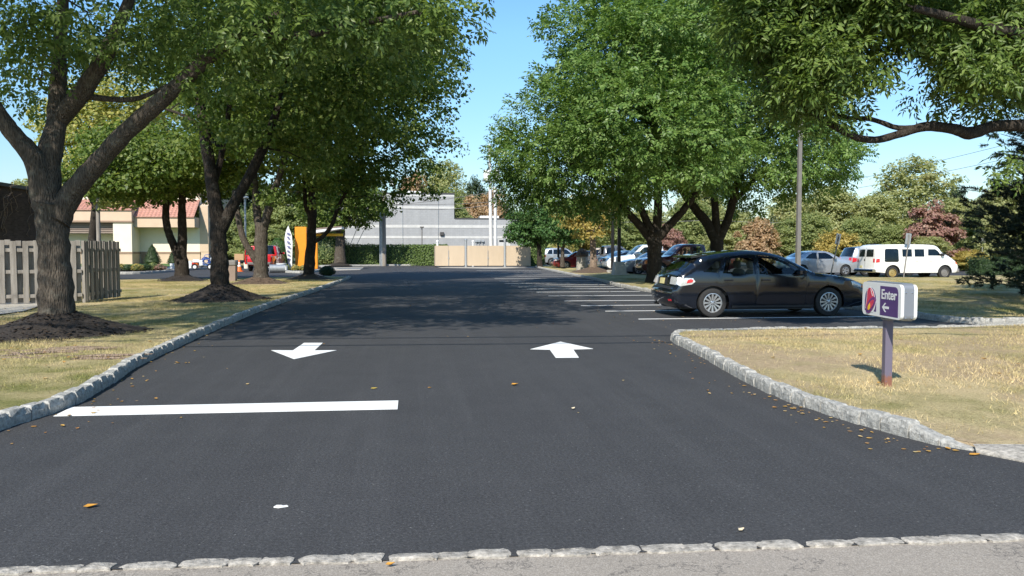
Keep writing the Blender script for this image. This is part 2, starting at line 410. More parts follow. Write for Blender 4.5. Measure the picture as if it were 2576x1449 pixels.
LK = [(-9, 4.25), (-5.2, 4.45), (-3.95, 5.1), (-3.55, 6.0)] + [gp(*q) for q in ((0, 1083), (139, 1039), (242, 992), (348, 923), (454, 871), (586, 812), (696, 768), (806, 730), (880, 701))] + [(-4.0, 43.6), (-5.2, 43.9)]
LK = [(q.x, q.y) for q in catmull([(x, y, 0) for x, y in LK], 5)]
kerb(LK, 1, seed=11)
RK = [gp(*q) for q in ((2452, 1136), (2366, 1123), (2220, 1085), (2092, 1047), (1982, 1010), (1869, 959), (1763, 897), (1692, 861))] + [gp(1697, 842, .06), gp(1723, 831, .1), gp(1854, 825, .12), gp(2037, 822, .12), gp(2329, 820, .12), (14.5, 14.1), (26, 13.9), (40, 13.5)]
RK = [(q.x, q.y) for q in catmull([(x, y, 0) for x, y in RK], 5)]
kerb(RK, -1, seed=12, taper=.5)
IK = [(44, 14.75), (24, 14.75), (14.5, 14.75), (11.3, 15.0), (11.0, 16.6), (10.9, 21.0), (9.6, 24.2)] + [gp(*q) for q in ((1662, 739), (1560, 722), (1500, 706), (1420, 689), (1352, 674))] + [(10.9, 72.5), (12.2, 73.2)]
IK = [(q.x, q.y) for q in catmull([(x, y, 0) for x, y in IK], 4)]
kerb(IK, -1, seed=13, block=(.24, .5))
# lawns inside the kerbs
LL = offset(LK, 1, .10) + [(-14, 40.2), (-24, 38.8), (-40, 38.5), (-40, 2.9)]
sheet('lawn', LL, .10, M['lawn'], .8, .02, skirt=True)
SE_ = [gp(2455, 1119, .045), gp(2576, 1120, .045), gp(2700, 1121, .045), (11.0, 6.15), (40, 5.2)]
RL = offset(RK, -1, .10) + [(40, 13.4)] + SE_[::-1]
def low_edge(x, y):
    ey = SE_[0][1]
    for (x0, y0), (x1, y1) in zip(SE_, SE_[1:]):
        if x0 <= x <= x1: ey = y0 + (y1 - y0) * (x - x0) / (x1 - x0)
    return -.058 * max(0, 1 - max(0, y - ey) / 1.1)
sheet('lawn', RL, .10, M['lawn_dry'], .6, .025, skirt=True, zf=low_edge)
IL = offset(IK, -1, .10) + [(13.2, 71), (12.3, 60), (12.1, 47), (16, 43.2), (24, 41.2), (34, 41.0), (60, 36), (60, 14.9)]
sheet('lawn', IL, .10, M['lawn'], .9, .025, skirt=True)
# small concrete apron near the driveway mouth on the right, walk by the fence, pads
sheet('path', [gp(0, 792, .11), gp(60, 784, .11), gp(108, 768, .11), gp(100, 762, .11), (-12.5, 24.6), (-20, 24.6), (-20, 20)], .125, M['concrete'])
SE = [G(2455, 1119, .045), G(2576, 1120, .045), G(2700, 1121, .045), Vector((11.0, 6.15, .045)), Vector((40, 5.2, .045))]      # low south edge of the right lawn
b = MB(); bk = [p + Vector((0, .03, 0)) for p in SE]; fr = [G(2456, 1137, .01), G(2576, 1160, .01), G(2700, 1180, .01), Vector((11.0, 5.62, .01)), Vector((40, 4.65, .01))]
md = [p.lerp(q, .5) + Vector((0, 0, .012)) for p, q in zip(bk, fr)]; lo_ = [Vector((p.x, p.y, -.03)) for p in fr]; n = len(bk)
b.add(bk + md + fr + lo_, [(r * n + i, r * n + i + 1, r * n + n + i + 1, r * n + n + i) for r in range(3) for i in range(n - 1)]); o = b.build('path', M['edge_stone']); o['kind'] = 'structure'
sheet('path', [gp(835, 681), gp(905, 679), gp(915, 673), gp(830, 673)], .006, M['concrete'])
sheet('path', [gp(1110, 674), gp(1245, 676), gp(1345, 673), gp(1345, 671), gp(1095, 671)], .006, M['concrete'])

# ------------------------------------------------------------------ painted markings
def marking(name, pix, label, cat, group=None, z=.005):
    b = MB(); pl = [gp(*q) for q in pix]
    b.prism(pl, z - .003, z); o = b.build(name, M['paint']); tag(o, label, cat, group); return o
marking('stop_line', [(134, 1048), (180, 1025), (1002, 1008.5), (1000, 1030)], 'broad white stop line painted across the left lane near the viewer', 'stop line')
marking('arrow_marking', [(740, 904), (682, 881.5), (737, 882), (765, 863), (812, 863), (791, 882), (847, 881.5)], 'white painted lane arrow in the left lane pointing towards the viewer', 'arrow')
marking('arrow_marking', [(1410, 860), (1334, 879), (1383, 880), (1398, 900.5), (1456, 900), (1442, 879.5), (1492, 878)], 'white painted lane arrow in the right lane pointing away from the viewer', 'arrow')
ends = [(1605, 803), (1521.5, 783), (1461, 769), (1418.5, 757.3), (1377.8, 744.6), (1349, 735), (1325, 727.3), (1304, 722), (1285, 717.5), (1269, 713), (1255.7, 707.3), (1243.7, 701), (1233.5, 695.6), (1224.5, 692), (1215.3, 688), (1206.7, 684.7), (1199, 681)]
def kerb_x(y):
    best = 11
    for (x0, y0), (x1, y1) in zip(IK, IK[1:]):
        if min(y0, y1) <= y <= max(y0, y1) and abs(y1 - y0) > 1e-6: best = x0 + (x1 - x0) * (y - y0) / (y1 - y0)
    return best
ordn = ['first', 'second', 'third', 'fourth', 'fifth', 'sixth', 'seventh', 'eighth', 'ninth', 'tenth', 'eleventh', 'twelfth', 'thirteenth', 'fourteenth', 'fifteenth', 'sixteenth', 'seventeenth']
for k, e in enumerate(ends):
    q = G(*e); x1 = kerb_x(q.y) - .15; wd = .095
    b = MB(); rr = random.Random(k); b.prism([(q.x, q.y - wd / 2), (x1, q.y - wd / 2 + .02), (x1, q.y + wd / 2 + .02), (q.x + .02, q.y + wd / 2)], .002, .005)
    o = b.build('parking_line', M['paint'])
    lab = ('nearest white parking bay line, painted in front of the dark hatchback' if k == 0 else
           'white parking bay line passing under the dark hatchback' if k == 1 else
           'farthest white parking bay line, beside the beige gate enclosure' if k == 16 else
           f'thin white parking bay line, {ordn[k]} counted from the viewer')
    tag(o, lab, 'parking line', 'white lines of the parking bays')

# ------------------------------------------------------------------ grass blades, litter
def blades(name, area, n, m, seed, h=(.025, .06), cell=None, keep=None):
    rs = np.random.RandomState(seed)
    xs = [p[0] for p in area]; ys = [p[1] for p in area]
    pts = np.column_stack([rs.uniform(min(xs), max(xs), n), rs.uniform(min(ys), max(ys), n)])
    ok = np.zeros(n, bool)
    x, y = pts[:, 0], pts[:, 1]; j = len(area) - 1
    for i in range(len(area)):
        xi, yi = area[i]; xj, yj = area[j]
        if yi != yj:
            c = ((yi > y) != (yj > y)) & (x < (xj - xi) * (y - yi) / (yj - yi) + xi); ok ^= c
        j = i
    # thin in patches
    ph = rs.uniform(0, 6.28, 8)
    f = np.sin(x * 1.3 + ph[0]) + np.sin(y * 1.7 + ph[1]) + np.sin((x + y) * .8 + ph[2]) + np.sin(x * 3.1 - y * 2.2 + ph[3])
    ok &= rs.rand(n) < np.clip(.50 + .26 * f, .05, 1)
    pts = pts[ok]; n = len(pts)
    a = rs.uniform(0, 6.283, n); hh = rs.uniform(*h, n); wd = rs.uniform(.0016, .0034, n) * (1 + hh * 6); ln = rs.uniform(.2, 1.3, n)
    b0 = np.column_stack([pts[:, 0] + np.cos(a) * wd, pts[:, 1] + np.sin(a) * wd, np.full(n, .095)])
    b1 = np.column_stack([pts[:, 0] - np.cos(a) * wd, pts[:, 1] - np.sin(a) * wd, np.full(n, .095)])
    a2 = rs.uniform(0, 6.283, n)
    tp = np.column_stack([pts[:, 0] + np.cos(a2) * hh * ln, pts[:, 1] + np.sin(a2) * hh * ln, .1 + hh])
    V = np.stack([b0, b1, tp], 1).reshape(-1, 3)
    o = np_mesh(name, V, np.arange(3 * n).reshape(n, 3), m); o['kind'] = 'stuff'
    return o
def np_mesh(name, V, Fc, m, parent=None, smooth=False):
    me = bpy.data.meshes.new(name); nv, nf, k = len(V), len(Fc), Fc.shape[1]
    me.vertices.add(nv); me.vertices.foreach_set('co', V.astype(np.float32).ravel())
    me.loops.add(nf * k); me.loops.foreach_set('vertex_index', Fc.astype(np.int32).ravel())
    me.polygons.add(nf); me.polygons.foreach_set('loop_start', (np.arange(nf) * k).astype(np.int32))
    me.update(calc_edges=True)
    return link_mesh(name, me, m, parent, smooth)
ra = offset(RK, -1, .12); ra = ra + [(15, 13.9), (15, 6.6), (7.0, 6.7)]
tag(blades('grass', ra, 420000, M['blade_dry'], 3, (.015, .05)), 'dry straw coloured grass on the lawn around the enter sign', 'grass')
la = offset(LK, 1, .12)[8:]; la = [q for q in la if q[1] < 41] + [(-13.5, 39.5), (-14, 22), (-12, 7)]
tag(blades('grass', la, 520000, M['blade'], 4, (.015, .05)), 'short patchy grass between the left kerb and the wooden fence', 'grass')

ia = [(11.3, 15.2), (21, 15.2), (24, 34), (12, 40), (9.9, 38), (9.3, 30), (10.0, 24.4), (11.1, 21)]
tag(blades('grass', ia, 240000, M['blade'], 8, (.02, .06)), 'short grass on the lawn behind the dark hatchback and under the pine', 'grass')
M['leaf_litter'] = leafmat('fallen leaf', [(.42, .22, .05), (.50, .32, .09), (.36, .16, .05), (.55, .42, .20), (.48, .27, .12)], .1)
def curled_leaf(rs, s):
    """a curled fallen leaf, 7 points, 6 triangles"""
    w_ = s * rs.uniform(.22, .4); c = s * rs.uniform(.05, .28)
    v = np.array([(-s / 2, 0, c * .6), (-s * .2, w_, c), (-s * .2, -w_, c * .7), (0, 0, 0), (s * .2, w_ * .8, c * .8), (s * .2, -w_ * .8, c), (s / 2, 0, c)])
    f = np.array([(0, 3, 1), (0, 2, 3), (1, 3, 4), (2, 5, 3), (3, 6, 4), (3, 5, 6)])
    return v, f
def litter(name, pos, size, m, seed, z=.004):
    rs = np.random.RandomState(seed); Vs = []; Fs = []; k = 0
    for (x, y, zz) in pos:
        v, f = curled_leaf(rs, rs.uniform(*size)); a = rs.uniform(0, 6.28)
        Rm = np.array([[math.cos(a), -math.sin(a), 0], [math.sin(a), math.cos(a), 0], [0, 0, 1]])
        Vs.append(v @ Rm.T + np.array([x, y, zz + z])); Fs.append(f + k); k += 7
    o = np_mesh(name, np.concatenate(Vs), np.concatenate(Fs), m); o['kind'] = 'stuff'; return o
rs = np.random.RandomState(21); pos = []
for _ in range(110):                                                   # along the left kerb
    i = rs.randint(10, len(LK) - 4); u = rs.rand(); p = LK[i]; q = LK[i + 1]
    pos.append((p[0] + (q[0] - p[0]) * u + abs(rs.normal(0, .28)) + .05, p[1] + (q[1] - p[1]) * u, 0))
for _ in range(110):                                                   # along the right kerb
    i = rs.randint(1, 44); u = rs.rand(); p = RK[i]; q = RK[i + 1]
    pos.append((p[0] + (q[0] - p[0]) * u - abs(rs.normal(0, .22)) - .05, p[1] + (q[1] - p[1]) * u, 0))
for _ in range(130): pos.append((rs.uniform(-3.2, 8), 7 + 28 * rs.rand(), 0))
for _ in range(90): pos.append((rs.normal(6, 1.2), rs.normal(18, 3.0), 0))
pos = [p for p in pos if not (p[0] > 4.0 and 4.0 < p[1] < 15.0)]
tag(litter('leaf_litter', pos, (.02, .058), M['leaf_litter'], 5), 'small dry leaves scattered over the asphalt and along the kerbs', 'fallen leaves')
pos = [(rs.uniform(-12, -3.9), rs.uniform(6.5, 30), .11) for _ in range(520)] + [(rs.uniform(4.5, 12), rs.uniform(6, 14), .11) for _ in range(70)]
pos = [p for p in pos if in_poly(p[0], p[1], LL) or in_poly(p[0], p[1], RL)]
tag(litter('leaf_litter', pos, (.04, .08), M['leaf_litter'], 6), 'yellowed leaves scattered over the lawns', 'fallen leaves')
def lone_leaf(px, py, s, rz, mt, label):
    v, f = curled_leaf(np.random.RandomState(int(px)), s); q = G(px, py)
    o = np_mesh('fallen_leaf', v, f, mt); o.location = (q.x, q.y, .004); o.rotation_euler = (0, 0, rz); tag(o, label, 'fallen leaf', 'single leaves lying on the near asphalt')
M['leaf_orange'] = mat('orange leaf', (.55, .27, .04), .6); M['scrap'] = mat('white scrap', (.78, .78, .76), .6)
M['leaf_yellow'] = mat('yellow leaf', (.55, .40, .07), .6); M['leaf_pale'] = mat('pale leaf', (.62, .52, .36), .6); M['leaf_brown'] = mat('brown leaf', (.30, .15, .06), .6)
lone_leaf(228, 1277, .08, .3, M['leaf_orange'], 'curled orange leaf at bottom left of the driveway')
lone_leaf(1295, 970, .09, .2, M['leaf_orange'], 'orange leaf in the middle of the driveway between the arrows and viewer')
lone_leaf(941, 978, .08, .4, M['leaf_yellow'], 'yellow leaf just beyond the right end of the stop line')
lone_leaf(1442, 1030, .06, 1.0, M['leaf_pale'], 'pale leaf lying alone right of the stop line')
lone_leaf(1865, 1337, .05, .6, M['leaf_pale'], 'pale leaf on the asphalt close to the stone edging at right')
lone_leaf(982, 1424, .05, .2, M['leaf_orange'], 'small orange leaf resting on the stone edging')
lone_leaf(2452, 1145, .10, .1, M['leaf_orange'], 'orange leaf beside the low end of the right kerb')
b = MB(); b.prism([(-.04, -.012), (-.01, -.026), (.02, -.014), (.042, -.006), (.03, .012), (.012, .004), (0, .016), (-.028, .02)], 0, .006)
o = b.build('paper_scrap', M['scrap']); q = G(707, 1276); o.location = (q.x, q.y, .003); tag(o, 'small white scrap of paper on the near asphalt', 'litter')
# ------------------------------------------------------------------ trees
def bark_mat(name, a, b_, lichen=None):
    m, t, b = nodes(name); v = objco(t, (1, 1, .16)); v2 = objco(t)
    n = nz(t, 34, 6, .75, v); n2 = nz(t, 5.0, 5, .65, v2); vo = t.nodes.new("ShaderNodeTexVoronoi"); vo.inputs['Scale'].default_value = 48; L(t, v, vo.inputs['Vector'])
    c = ramp(t, n.outputs['Fac'], [(.32, a), (.68, b_)]).outputs[0]
    c = mixc(t, ramp(t, vo.outputs['Distance'], [(.15, (.55, .55, .55)), (.5, (0, 0, 0))]).outputs[0], c, tuple(x * .45 for x in a))
    if lichen: c = mixc(t, ramp(t, n2.outputs['Fac'], [(.55, (0, 0, 0)), (.72, (.75, .75, .75))]).outputs[0], c, lichen)
    L(t, c, b.inputs['Base Color']); b.inputs['Roughness'].default_value = .95; b.inputs['Specular IOR Level'].default_value = .15
    mth = t.nodes.new("ShaderNodeMath"); mth.operation = 'ADD'; L(t, n.outputs['Fac'], mth.inputs[0]); L(t, vo.outputs['Distance'], mth.inputs[1])
    bump(t, b, mth.outputs[0], .9, .035); return m
M['bark'] = bark_mat('grey brown bark', (.055, .045, .036), (.15, .125, .10), (.19, .18, .145))
M['bark_dark'] = bark_mat('dark bark', (.028, .023, .019), (.072, .059, .047), (.13, .115, .095))
M['bark_pale'] = bark_mat('pale bark', (.22, .16, .12), (.36, .28, .21), (.12, .09, .07))
M['ash'] = leafmat('ash leaf', [(.072, .12, .026), (.11, .175, .038), (.155, .23, .055), (.23, .30, .085)], .44, [(.35, .22, .03), (.22, .20, .03), (.40, .28, .05)], .45, (.72, .78), .42)
M['maple'] = leafmat('maple leaf', [(.072, .12, .026), (.11, .175, .036), (.17, .235, .05), (.255, .305, .085)], .5, [(.20, .19, .03), (.28, .22, .04), (.15, .17, .03)], .5, (.70, .78), .45)
M['maple_lit'] = leafmat('sunlit yellow maple leaf', [(.24, .27, .07), (.32, .34, .09), (.40, .39, .11), (.48, .43, .14)], .45, [(.36, .26, .10), (.40, .30, .10)], .3, (.68, .76))  # paler copy of the maple leaf, sunlight put into its colour
M['ash_deep'] = leafmat('deep green ash leaf', [(.08, .15, .036), (.122, .212, .05), (.175, .28, .07), (.25, .345, .11)], .42, [(.42, .26, .02), (.3, .22, .03)], .6, (.78, .82), .4)
M['young'] = leafmat('bright green leaf', [(.05, .12, .035), (.075, .155, .04), (.10, .18, .045)], .32, [(.38, .26, .03), (.24, .22, .03)], .8, (.70, .78))
M['wood_a'] = leafmat('pale olive leaf', [(.30, .33, .15), (.38, .40, .18), (.46, .46, .22)], .48, [(.26, .19, .08), (.22, .2, .08)], .25, (.6, .7))
M['wood_b'] = leafmat('mid green leaf', [(.215, .265, .10), (.28, .325, .125), (.35, .38, .15)], .48, [(.2, .18, .06), (.17, .18, .06)], .25, (.66, .74))
M['wood_y'] = leafmat('yellow autumn leaf', [(.38, .32, .10), (.46, .37, .11), (.52, .40, .12)], .42, [(.16, .18, .05), (.14, .17, .05)], .4, (.5, .62))
M['wood_r'] = leafmat('red autumn leaf', [(.30, .155, .135), (.35, .195, .16), (.37, .25, .18)], .38, [(.17, .13, .06), (.2, .1, .06)], .4, (.62, .72))
M['wood_o'] = leafmat('rusty brown leaf', [(.42, .28, .17), (.47, .32, .19), (.48, .36, .21)], .4, [(.16, .16, .06), (.18, .17, .07)], .3, (.55, .68))
M['dark_leaf'] = leafmat('dark green leaf', [(.022, .045, .016), (.034, .062, .02), (.05, .082, .026)], .2)
M['hedge'] = leafmat('hedge leaf', [(.09, .145, .035), (.13, .195, .05), (.18, .25, .07)], .3)
M['needle'] = leafmat('pine needle', [(.010, .020, .011), (.016, .029, .015), (.025, .040, .020)], .1)

def norm(a): return a / np.maximum(1e-9, np.linalg.norm(a, axis=-1, keepdims=True))
def leaf_arrays(rs, cen, out, size, aspect, up=.6, outw=.6, jit=.45, fold=.12, droop=.25):
    n = len(cen)
    nrm = norm(np.array([0, 0, 1.]) * up + out * outw + rs.normal(0, jit, (n, 3)))
    t = rs.normal(0, 1, (n, 3)) + out * .7 - np.array([0, 0, 1.]) * droop
    t = norm(t - nrm * (t * nrm).sum(1, keepdims=True)); s = np.cross(nrm, t)
    Ls = (size * rs.uniform(.5, 1.45, n))[:, None]; Wd = Ls * aspect * .5
    b = cen - t * Ls * .5; e = cen + t * Ls * .5 - nrm * Ls * .1
    mid = cen - t * Ls * .06 + nrm * Ls * fold
    V = np.stack([b, mid + s * Wd, e, mid - s * Wd], 1).reshape(-1, 3)
    k = np.arange(n)[:, None] * 4
    Fc = np.concatenate([k + np.array([[0, 1, 2]]), k + np.array([[0, 2, 3]])], 1).reshape(-1, 3)
    return V, Fc
def compound(rs, cen, out, n_up=.5):
    """ash leaves: seven leaflets on a stalk; returns leaflet centres"""
    n = len(cen)
    ax = norm(rs.normal(0, .7, (n, 3)) + out * .95 - np.array([0, 0, .12])); nr = norm(np.array([0, 0, .8]) + out * .45 + rs.normal(0, .32, (n, 3)))
    nr = norm(nr - ax * (nr * ax).sum(1, keepdims=True)); sd_ = np.cross(nr, ax)
    return ax, nr, sd_
def compound_arrays(rs, cen, out, size, aspect=.36):
    ax, nr, sd_ = compound(rs, cen, out); Vs = []; Fs = []; k = 0; n = len(cen)
    for s_, side in ((.25, 1), (.25, -1), (.55, 1), (.55, -1), (.85, 1), (.85, -1), (1.1, 0)):
        t = norm(ax * (.55 if side else 1) + sd_ * side * .8 - nr * .12 + rs.normal(0, .12, (n, 3)))
        nn = norm(nr + rs.normal(0, .22, (n, 3))); nn = norm(nn - t * (nn * t).sum(1, keepdims=True)); sv = np.cross(nn, t)
        Ls = (size * rs.uniform(.55, 1.35, n))[:, None]
        b = cen + ax * s_ * size * 2.0 + t * Ls * .08; e = b + t * Ls - nn * Ls * .14; mid = b + t * Ls * .42 + nn * Ls * .05; Wd = Ls * aspect * .5
        Vs.append(np.stack([b, mid + sv * Wd, e, mid - sv * Wd], 1).reshape(-1, 3))
        q = np.arange(n)[:, None] * 4 + k; Fs.append(np.concatenate([q + np.array([[0, 1, 2]]), q + np.array([[0, 2, 3]])], 1).reshape(-1, 3)); k += 4 * n
    return np.concatenate(Vs), np.concatenate(Fs)

def clump_centres(rs, ells, n, dmin, shell=2.4, cut=None):
    ph = rs.uniform(0, 6.28, 6); out = np.zeros((0, 3)); dirs = []
    w_ = np.array([(e[1][0] * e[1][1] * e[1][2]) ** .7 for e in ells]); w_ /= w_.sum(); tries = 0
    pts = []; ods = []
    while len(pts) < n and tries < n * 40:
        tries += 1
        e = ells[rs.choice(len(ells), p=w_)]; d = rs.normal(0, 1, 3); d /= np.linalg.norm(d)
        lump = 1 + .10 * math.sin(3.1 * d[0] + 2.2 * d[2] + ph[0]) + .09 * math.sin(5.3 * d[1] - 4.1 * d[0] + ph[1]) + .08 * math.sin(7.7 * d[2] + 6.1 * d[1] + ph[2])
        r = rs.rand() ** (1 / shell) * lump
        p = np.array(e[0]) + d * np.array(e[1]) * r
        if cut and cut(p): continue
        if pts:
            dd = np.sqrt(((np.array(pts) - p) ** 2).sum(1).min())
            if dd < dmin * (1 - .6 * min(1, tries / (n * 30.))): continue
        pts.append(p); ods.append(d)
    return np.array(pts), np.array(ods)
def tree(name, label, base, limbs, ells, nclump, nleaf, clump_r, leaf, aspect, lm, bm_, seed, group=None, ash=False, cut=None, extra=(), bare=0, trunk_n=12, cat='tree', flat=.62, shell=2.4, twig_r=.022, bare_zone=None):
    rs = np.random.RandomState(seed); rnd = random.Random(seed)
    base = Vector(base); root = thing(name, label, cat, base, 0, group)
    cl, od = clump_centres(rs, ells, nclump, clump_r * .95, shell, cut)
    if len(extra):
        ex = np.array([list(e) for e in extra]); c0 = np.array(ells[0][0])
        cl = np.concatenate([cl, ex]); od = np.concatenate([od, norm(ex - c0)])
    # --- wood
    b = MB(); nodes_ = []
    for pts, rad in limbs:
        pts = [Vector(p) for p in pts]
        cp = catmull(pts, 5); rr = []
        for i in range(len(cp)):
            u = i / (len(cp) - 1) * (len(rad) - 1); k = min(int(u), len(rad) - 2); rr.append(rad[k] + (rad[k + 1] - rad[k]) * (u - k))
        n = trunk_n if rad[0] > .1 else 7
        big = rad[0] > .12
        cp2 = [p + Vector((rnd.uniform(-1, 1), rnd.uniform(-1, 1), 0)) * rr[i] * (.07 if big else .12) for i, p in enumerate(cp)]
        b.tube([p - base for p in cp2], [q * rnd.uniform(.96, 1.05) for q in rr], n, True)
        nodes_ += [(p, rr[i]) for i, p in enumerate(cp2)]
    N = np.array([list(p) for p, r in nodes_]); NR = np.array([r for p, r in nodes_])
    lo = min(p.z for p, r in nodes_) + (1.5 if trunk_n == 8 else 3.0)
    def attach(c, fac=.5):
        nonlocal N, NR
        dd = np.sqrt(((N - c) ** 2).sum(1)) + (N[:, 2] > c[2] + .4) * 1.2 + (N[:, 2] < lo) * 4
        i = int(dd.argmin()); a = Vector(N[i]); e = Vector(c); ln = (e - a).length
        if ln < .15: return
        m1 = a.lerp(e, .4) + Vector((rnd.uniform(-.12, .12), rnd.uniform(-.12, .12), rnd.uniform(.0, .16))) * ln
        m2 = a.lerp(e, .75) + Vector((rnd.uniform(-.08, .08), rnd.uniform(-.08, .08), rnd.uniform(-.02, .12))) * ln
        r0 = min(NR[i] * .62, twig_r * (1 + .28 * ln)); 
        b.tube([a - base, m1 - base, m2 - base, e - base], [r0, r0 * .75, r0 * .5, r0 * .22], 5, False)
        N = np.concatenate([N, [list(m1), list(m2)]]); NR = np.concatenate([NR, [r0 * .75, r0 * .5]])
    order = np.argsort(((cl[:, None, :] - N[None, ::3, :]) ** 2).sum(2).min(1))
    for i in order: attach(cl[i])
    if bare:                                                            # bare twigs inside the crown
        z = bare_zone or [(e[0], [q * .75 for q in e[1]]) for e in ells[:1]]
        for _ in range(bare):
            e = z[rs.randint(len(z))]; d = rs.normal(0, 1, 3); d /= np.linalg.norm(d)
            p = np.array(e[0]) + d * np.array(e[1]) * rs.rand() ** .5
            dd = ((N - p) ** 2).sum(1); a = Vector(N[int(dd.argmin())])
            dv = (Vector(p) - a); dv = dv.normalized() * rs.uniform(.5, 1.1) if dv.length > .05 else Vector((0, 0, -.5))
            dv.z -= .2
            q1 = a + dv * .5; b.tube([a - base, q1 - base, a + dv - base + Vector((0, 0, -.05))], [.011, .008, .004], 4, False)
            for _k in range(3):
                s_ = q1 + Vector((rnd.uniform(-.3, .3), rnd.uniform(-.3, .3), rnd.uniform(-.3, .1)))
                b.tube([q1 - base, s_ - base], [.006, .003], 3, False)
    b.build('trunk', bm_, root, True, False)
    # --- leaves
    n = len(cl); cnt = np.maximum(6, (nleaf * rs.uniform(.55, 1.35, n))).astype(int)
    idx = np.repeat(np.arange(n), cnt); tot = len(idx)
    d = norm(rs.normal(0, 1, (tot, 3))) * (rs.rand(tot, 1) ** .45)
    cr = clump_r * rs.uniform(.75, 1.25, n)
    # each clump is tilted so that its plate faces up and out
    off = d * cr[idx][:, None]; off[:, 2] *= flat
    off[:, 2] -= (np.linalg.norm(off[:, :2], axis=1) ** 2) / np.maximum(.2, cr[idx]) * .28
    cen = cl[idx] + off; outd = norm(od[idx] * .8 + d * .8)
    cen = cen - np.array(base)
    if ash: V, Fc = compound_arrays(rs, cen, outd, leaf, aspect)
    else: V, Fc = leaf_arrays(rs, cen, outd, leaf, aspect)
    np_mesh('crown', V, Fc, lm, root)
    return root

def px_limbs(lst):
    """limbs traced at their own distances: [( [(px,py,distance),...], [radii] )]"""
    return [([P(*q) for q in pts], rad) for pts, rad in lst]
def ell(px, py, d, rx, ry, rz): return (tuple(P(px, py, d)), (rx, ry, rz))

def mound(px, py, d, rad, h, m, label, group='mulch mounds around the trunks', seed=1):
    c = W((px - CX) * d / F, d); b = MB(); rnd = random.Random(seed); n, k = (110, 40) if d < 25 else (48, 14); vs = []; fs = []
    ph = [rnd.uniform(0, 6.28) for _ in range(3)]
    for j in range(k + 1):
        u = j / k
        for i in range(n):
            t = 2 * math.pi * i / n; r = rad * u * (1 + .08 * math.sin(2 * t + ph[0]) + .05 * math.sin(5 * t + ph[1]))
            z = h * (1 - u) ** 1.35 + rnd.uniform(-.016, .02) * (1 if 0 < j < k else 0)
            vs.append((r * math.cos(t), r * math.sin(t), z - (.02 if j == k else 0)))
    for j in range(k):
        for i in range(n): fs.append((j * n + i, j * n + (i + 1) % n, (j + 1) * n + (i + 1) % n, (j + 1) * n + i))
    b.add(vs, fs); o = b.build('mulch_mound', m, None, True); o.location = (c.x, c.y, .1); tag(o, label, 'mulch mound', group); return c

ROW = 'row of trees on the left lawn'
# the big ash nearest on the left
c = mound(140, 0, 13.4, 1.32, .48, M['mulch'], 'dark mulch mound around the nearest thick trunk at left', seed=1)
d = 13.4
t1 = px_limbs([
    ([(143, 880, d), (143, 812, d), (140, 700, d), (133, 600, d), (126, 505, d)], [.36, .285, .25, .24, .265]),
    ([(140, 560, d), (175, 495, d), (250, 405, d - .1), (330, 320, d - .3), (410, 250, d - .5), (520, 150, d - .7), (620, 75, d - .9), (720, 30, d - 1)], [.23, .18, .15, .14, .13, .105, .085, .06]),
    ([(120, 520, d), (118, 420, d + .1), (138, 330, d + .2), (146, 240, d + .3), (150, 120, d + .4), (165, -60, d + .5)], [.245, .205, .165, .145, .11, .08]),
    ([(146, 300, d + .25), (200, 240, d + .1), (260, 150, d), (300, 60, d), (350, -60, d)], [.16, .15, .13, .10, .07]),
    ([(112, 500, d), (85, 400, d - .1), (40, 345, d - .2), (0, 290, d - .3), (-70, 180, d - .5), (-120, 20, d - .6)], [.22, .16, .14, .12, .10, .07]),
    ([(200, 240, d + .1), (330, 250, d + .4), (420, 215, d + .6)], [.06, .045, .03]),
    ([(620, 75, d - .9), (740, 90, d - 1.2), (900, 60, d - 1.6), (1050, 30, d - 2)], [.08, .06, .045, .03])])
X1, Y1 = c.x, c.y
ells = [((X1 + 1.2, Y1 + .4, 9.2), (6.4, 5.6, 3.9)), ((X1 + 4.6, Y1 - .8, 7.4), (3.0, 3.2, 1.9)), ((X1 - 3.6, Y1 - 4.0, 7.8), (4.6, 4.2, 2.6)), ((X1 + .5, Y1 - 4.6, 8.0), (4.4, 3.2, 2.4))]  # last two lobes, out of view overhead, are added to shade the trunk
extra = [P(*q) for q in ((1090, 5, 11.6), (1130, 30, 11.6), (1060, 45, 11.6), (1010, 10, 11.8), (960, 15, 12), (900, 75, 12), (850, 45, 12), (770, 45, 12.2), (690, 45, 12.4), (560, 135, 12.6),
     (620, 115, 12.5), (500, 175, 12.8), (440, 55, 12.8), (380, 75, 13), (330, 95, 13.2), (250, 75, 13), (90, 45, 12.4), (40, 45, 12.2), (30, 105, 12.4), (100, 145, 13.4), (820, 25, 12), (740, 75, 12.3), (1000, 60, 11.7), (640, 45, 12), (720, 15, 12),
     (560, 45, 12.5), (480, 15, 12.5), (200, 15, 12.4), (20, 35, 12), (60, 10, 12), (930, -10, 12), (1020, -13, 12), (860, 30, 12), (600, 55, 12.4), (680, 115, 13))]
extra += [P(*q) for q in ((40, 150, 15), (70, 60, 15.4), (95, 120, 15), (170, 60, 15.2), (190, 120, 15.4), (230, 60, 15), (250, 140, 15.5), (290, 100, 15.2), (330, 150, 15.6), (370, 90, 15.4), (400, 160, 15.8), (20, 230, 15.2), (60, 215, 15), (350, 30, 15), (430, 60, 15), (450, 140, 16))]
tree('ash_tree', 'thick forked ash tree nearest the viewer at left, trunk beside the wooden fence', (c.x, c.y, .1), t1, ells, 330, 46, .74, .11, .46, M['ash'], M['bark'], 31, ROW, True, (lambda p: p[1] + 1.08 * p[2] < 13.9 or p[2] < 5.9), extra, 60, 18, twig_r=.02)
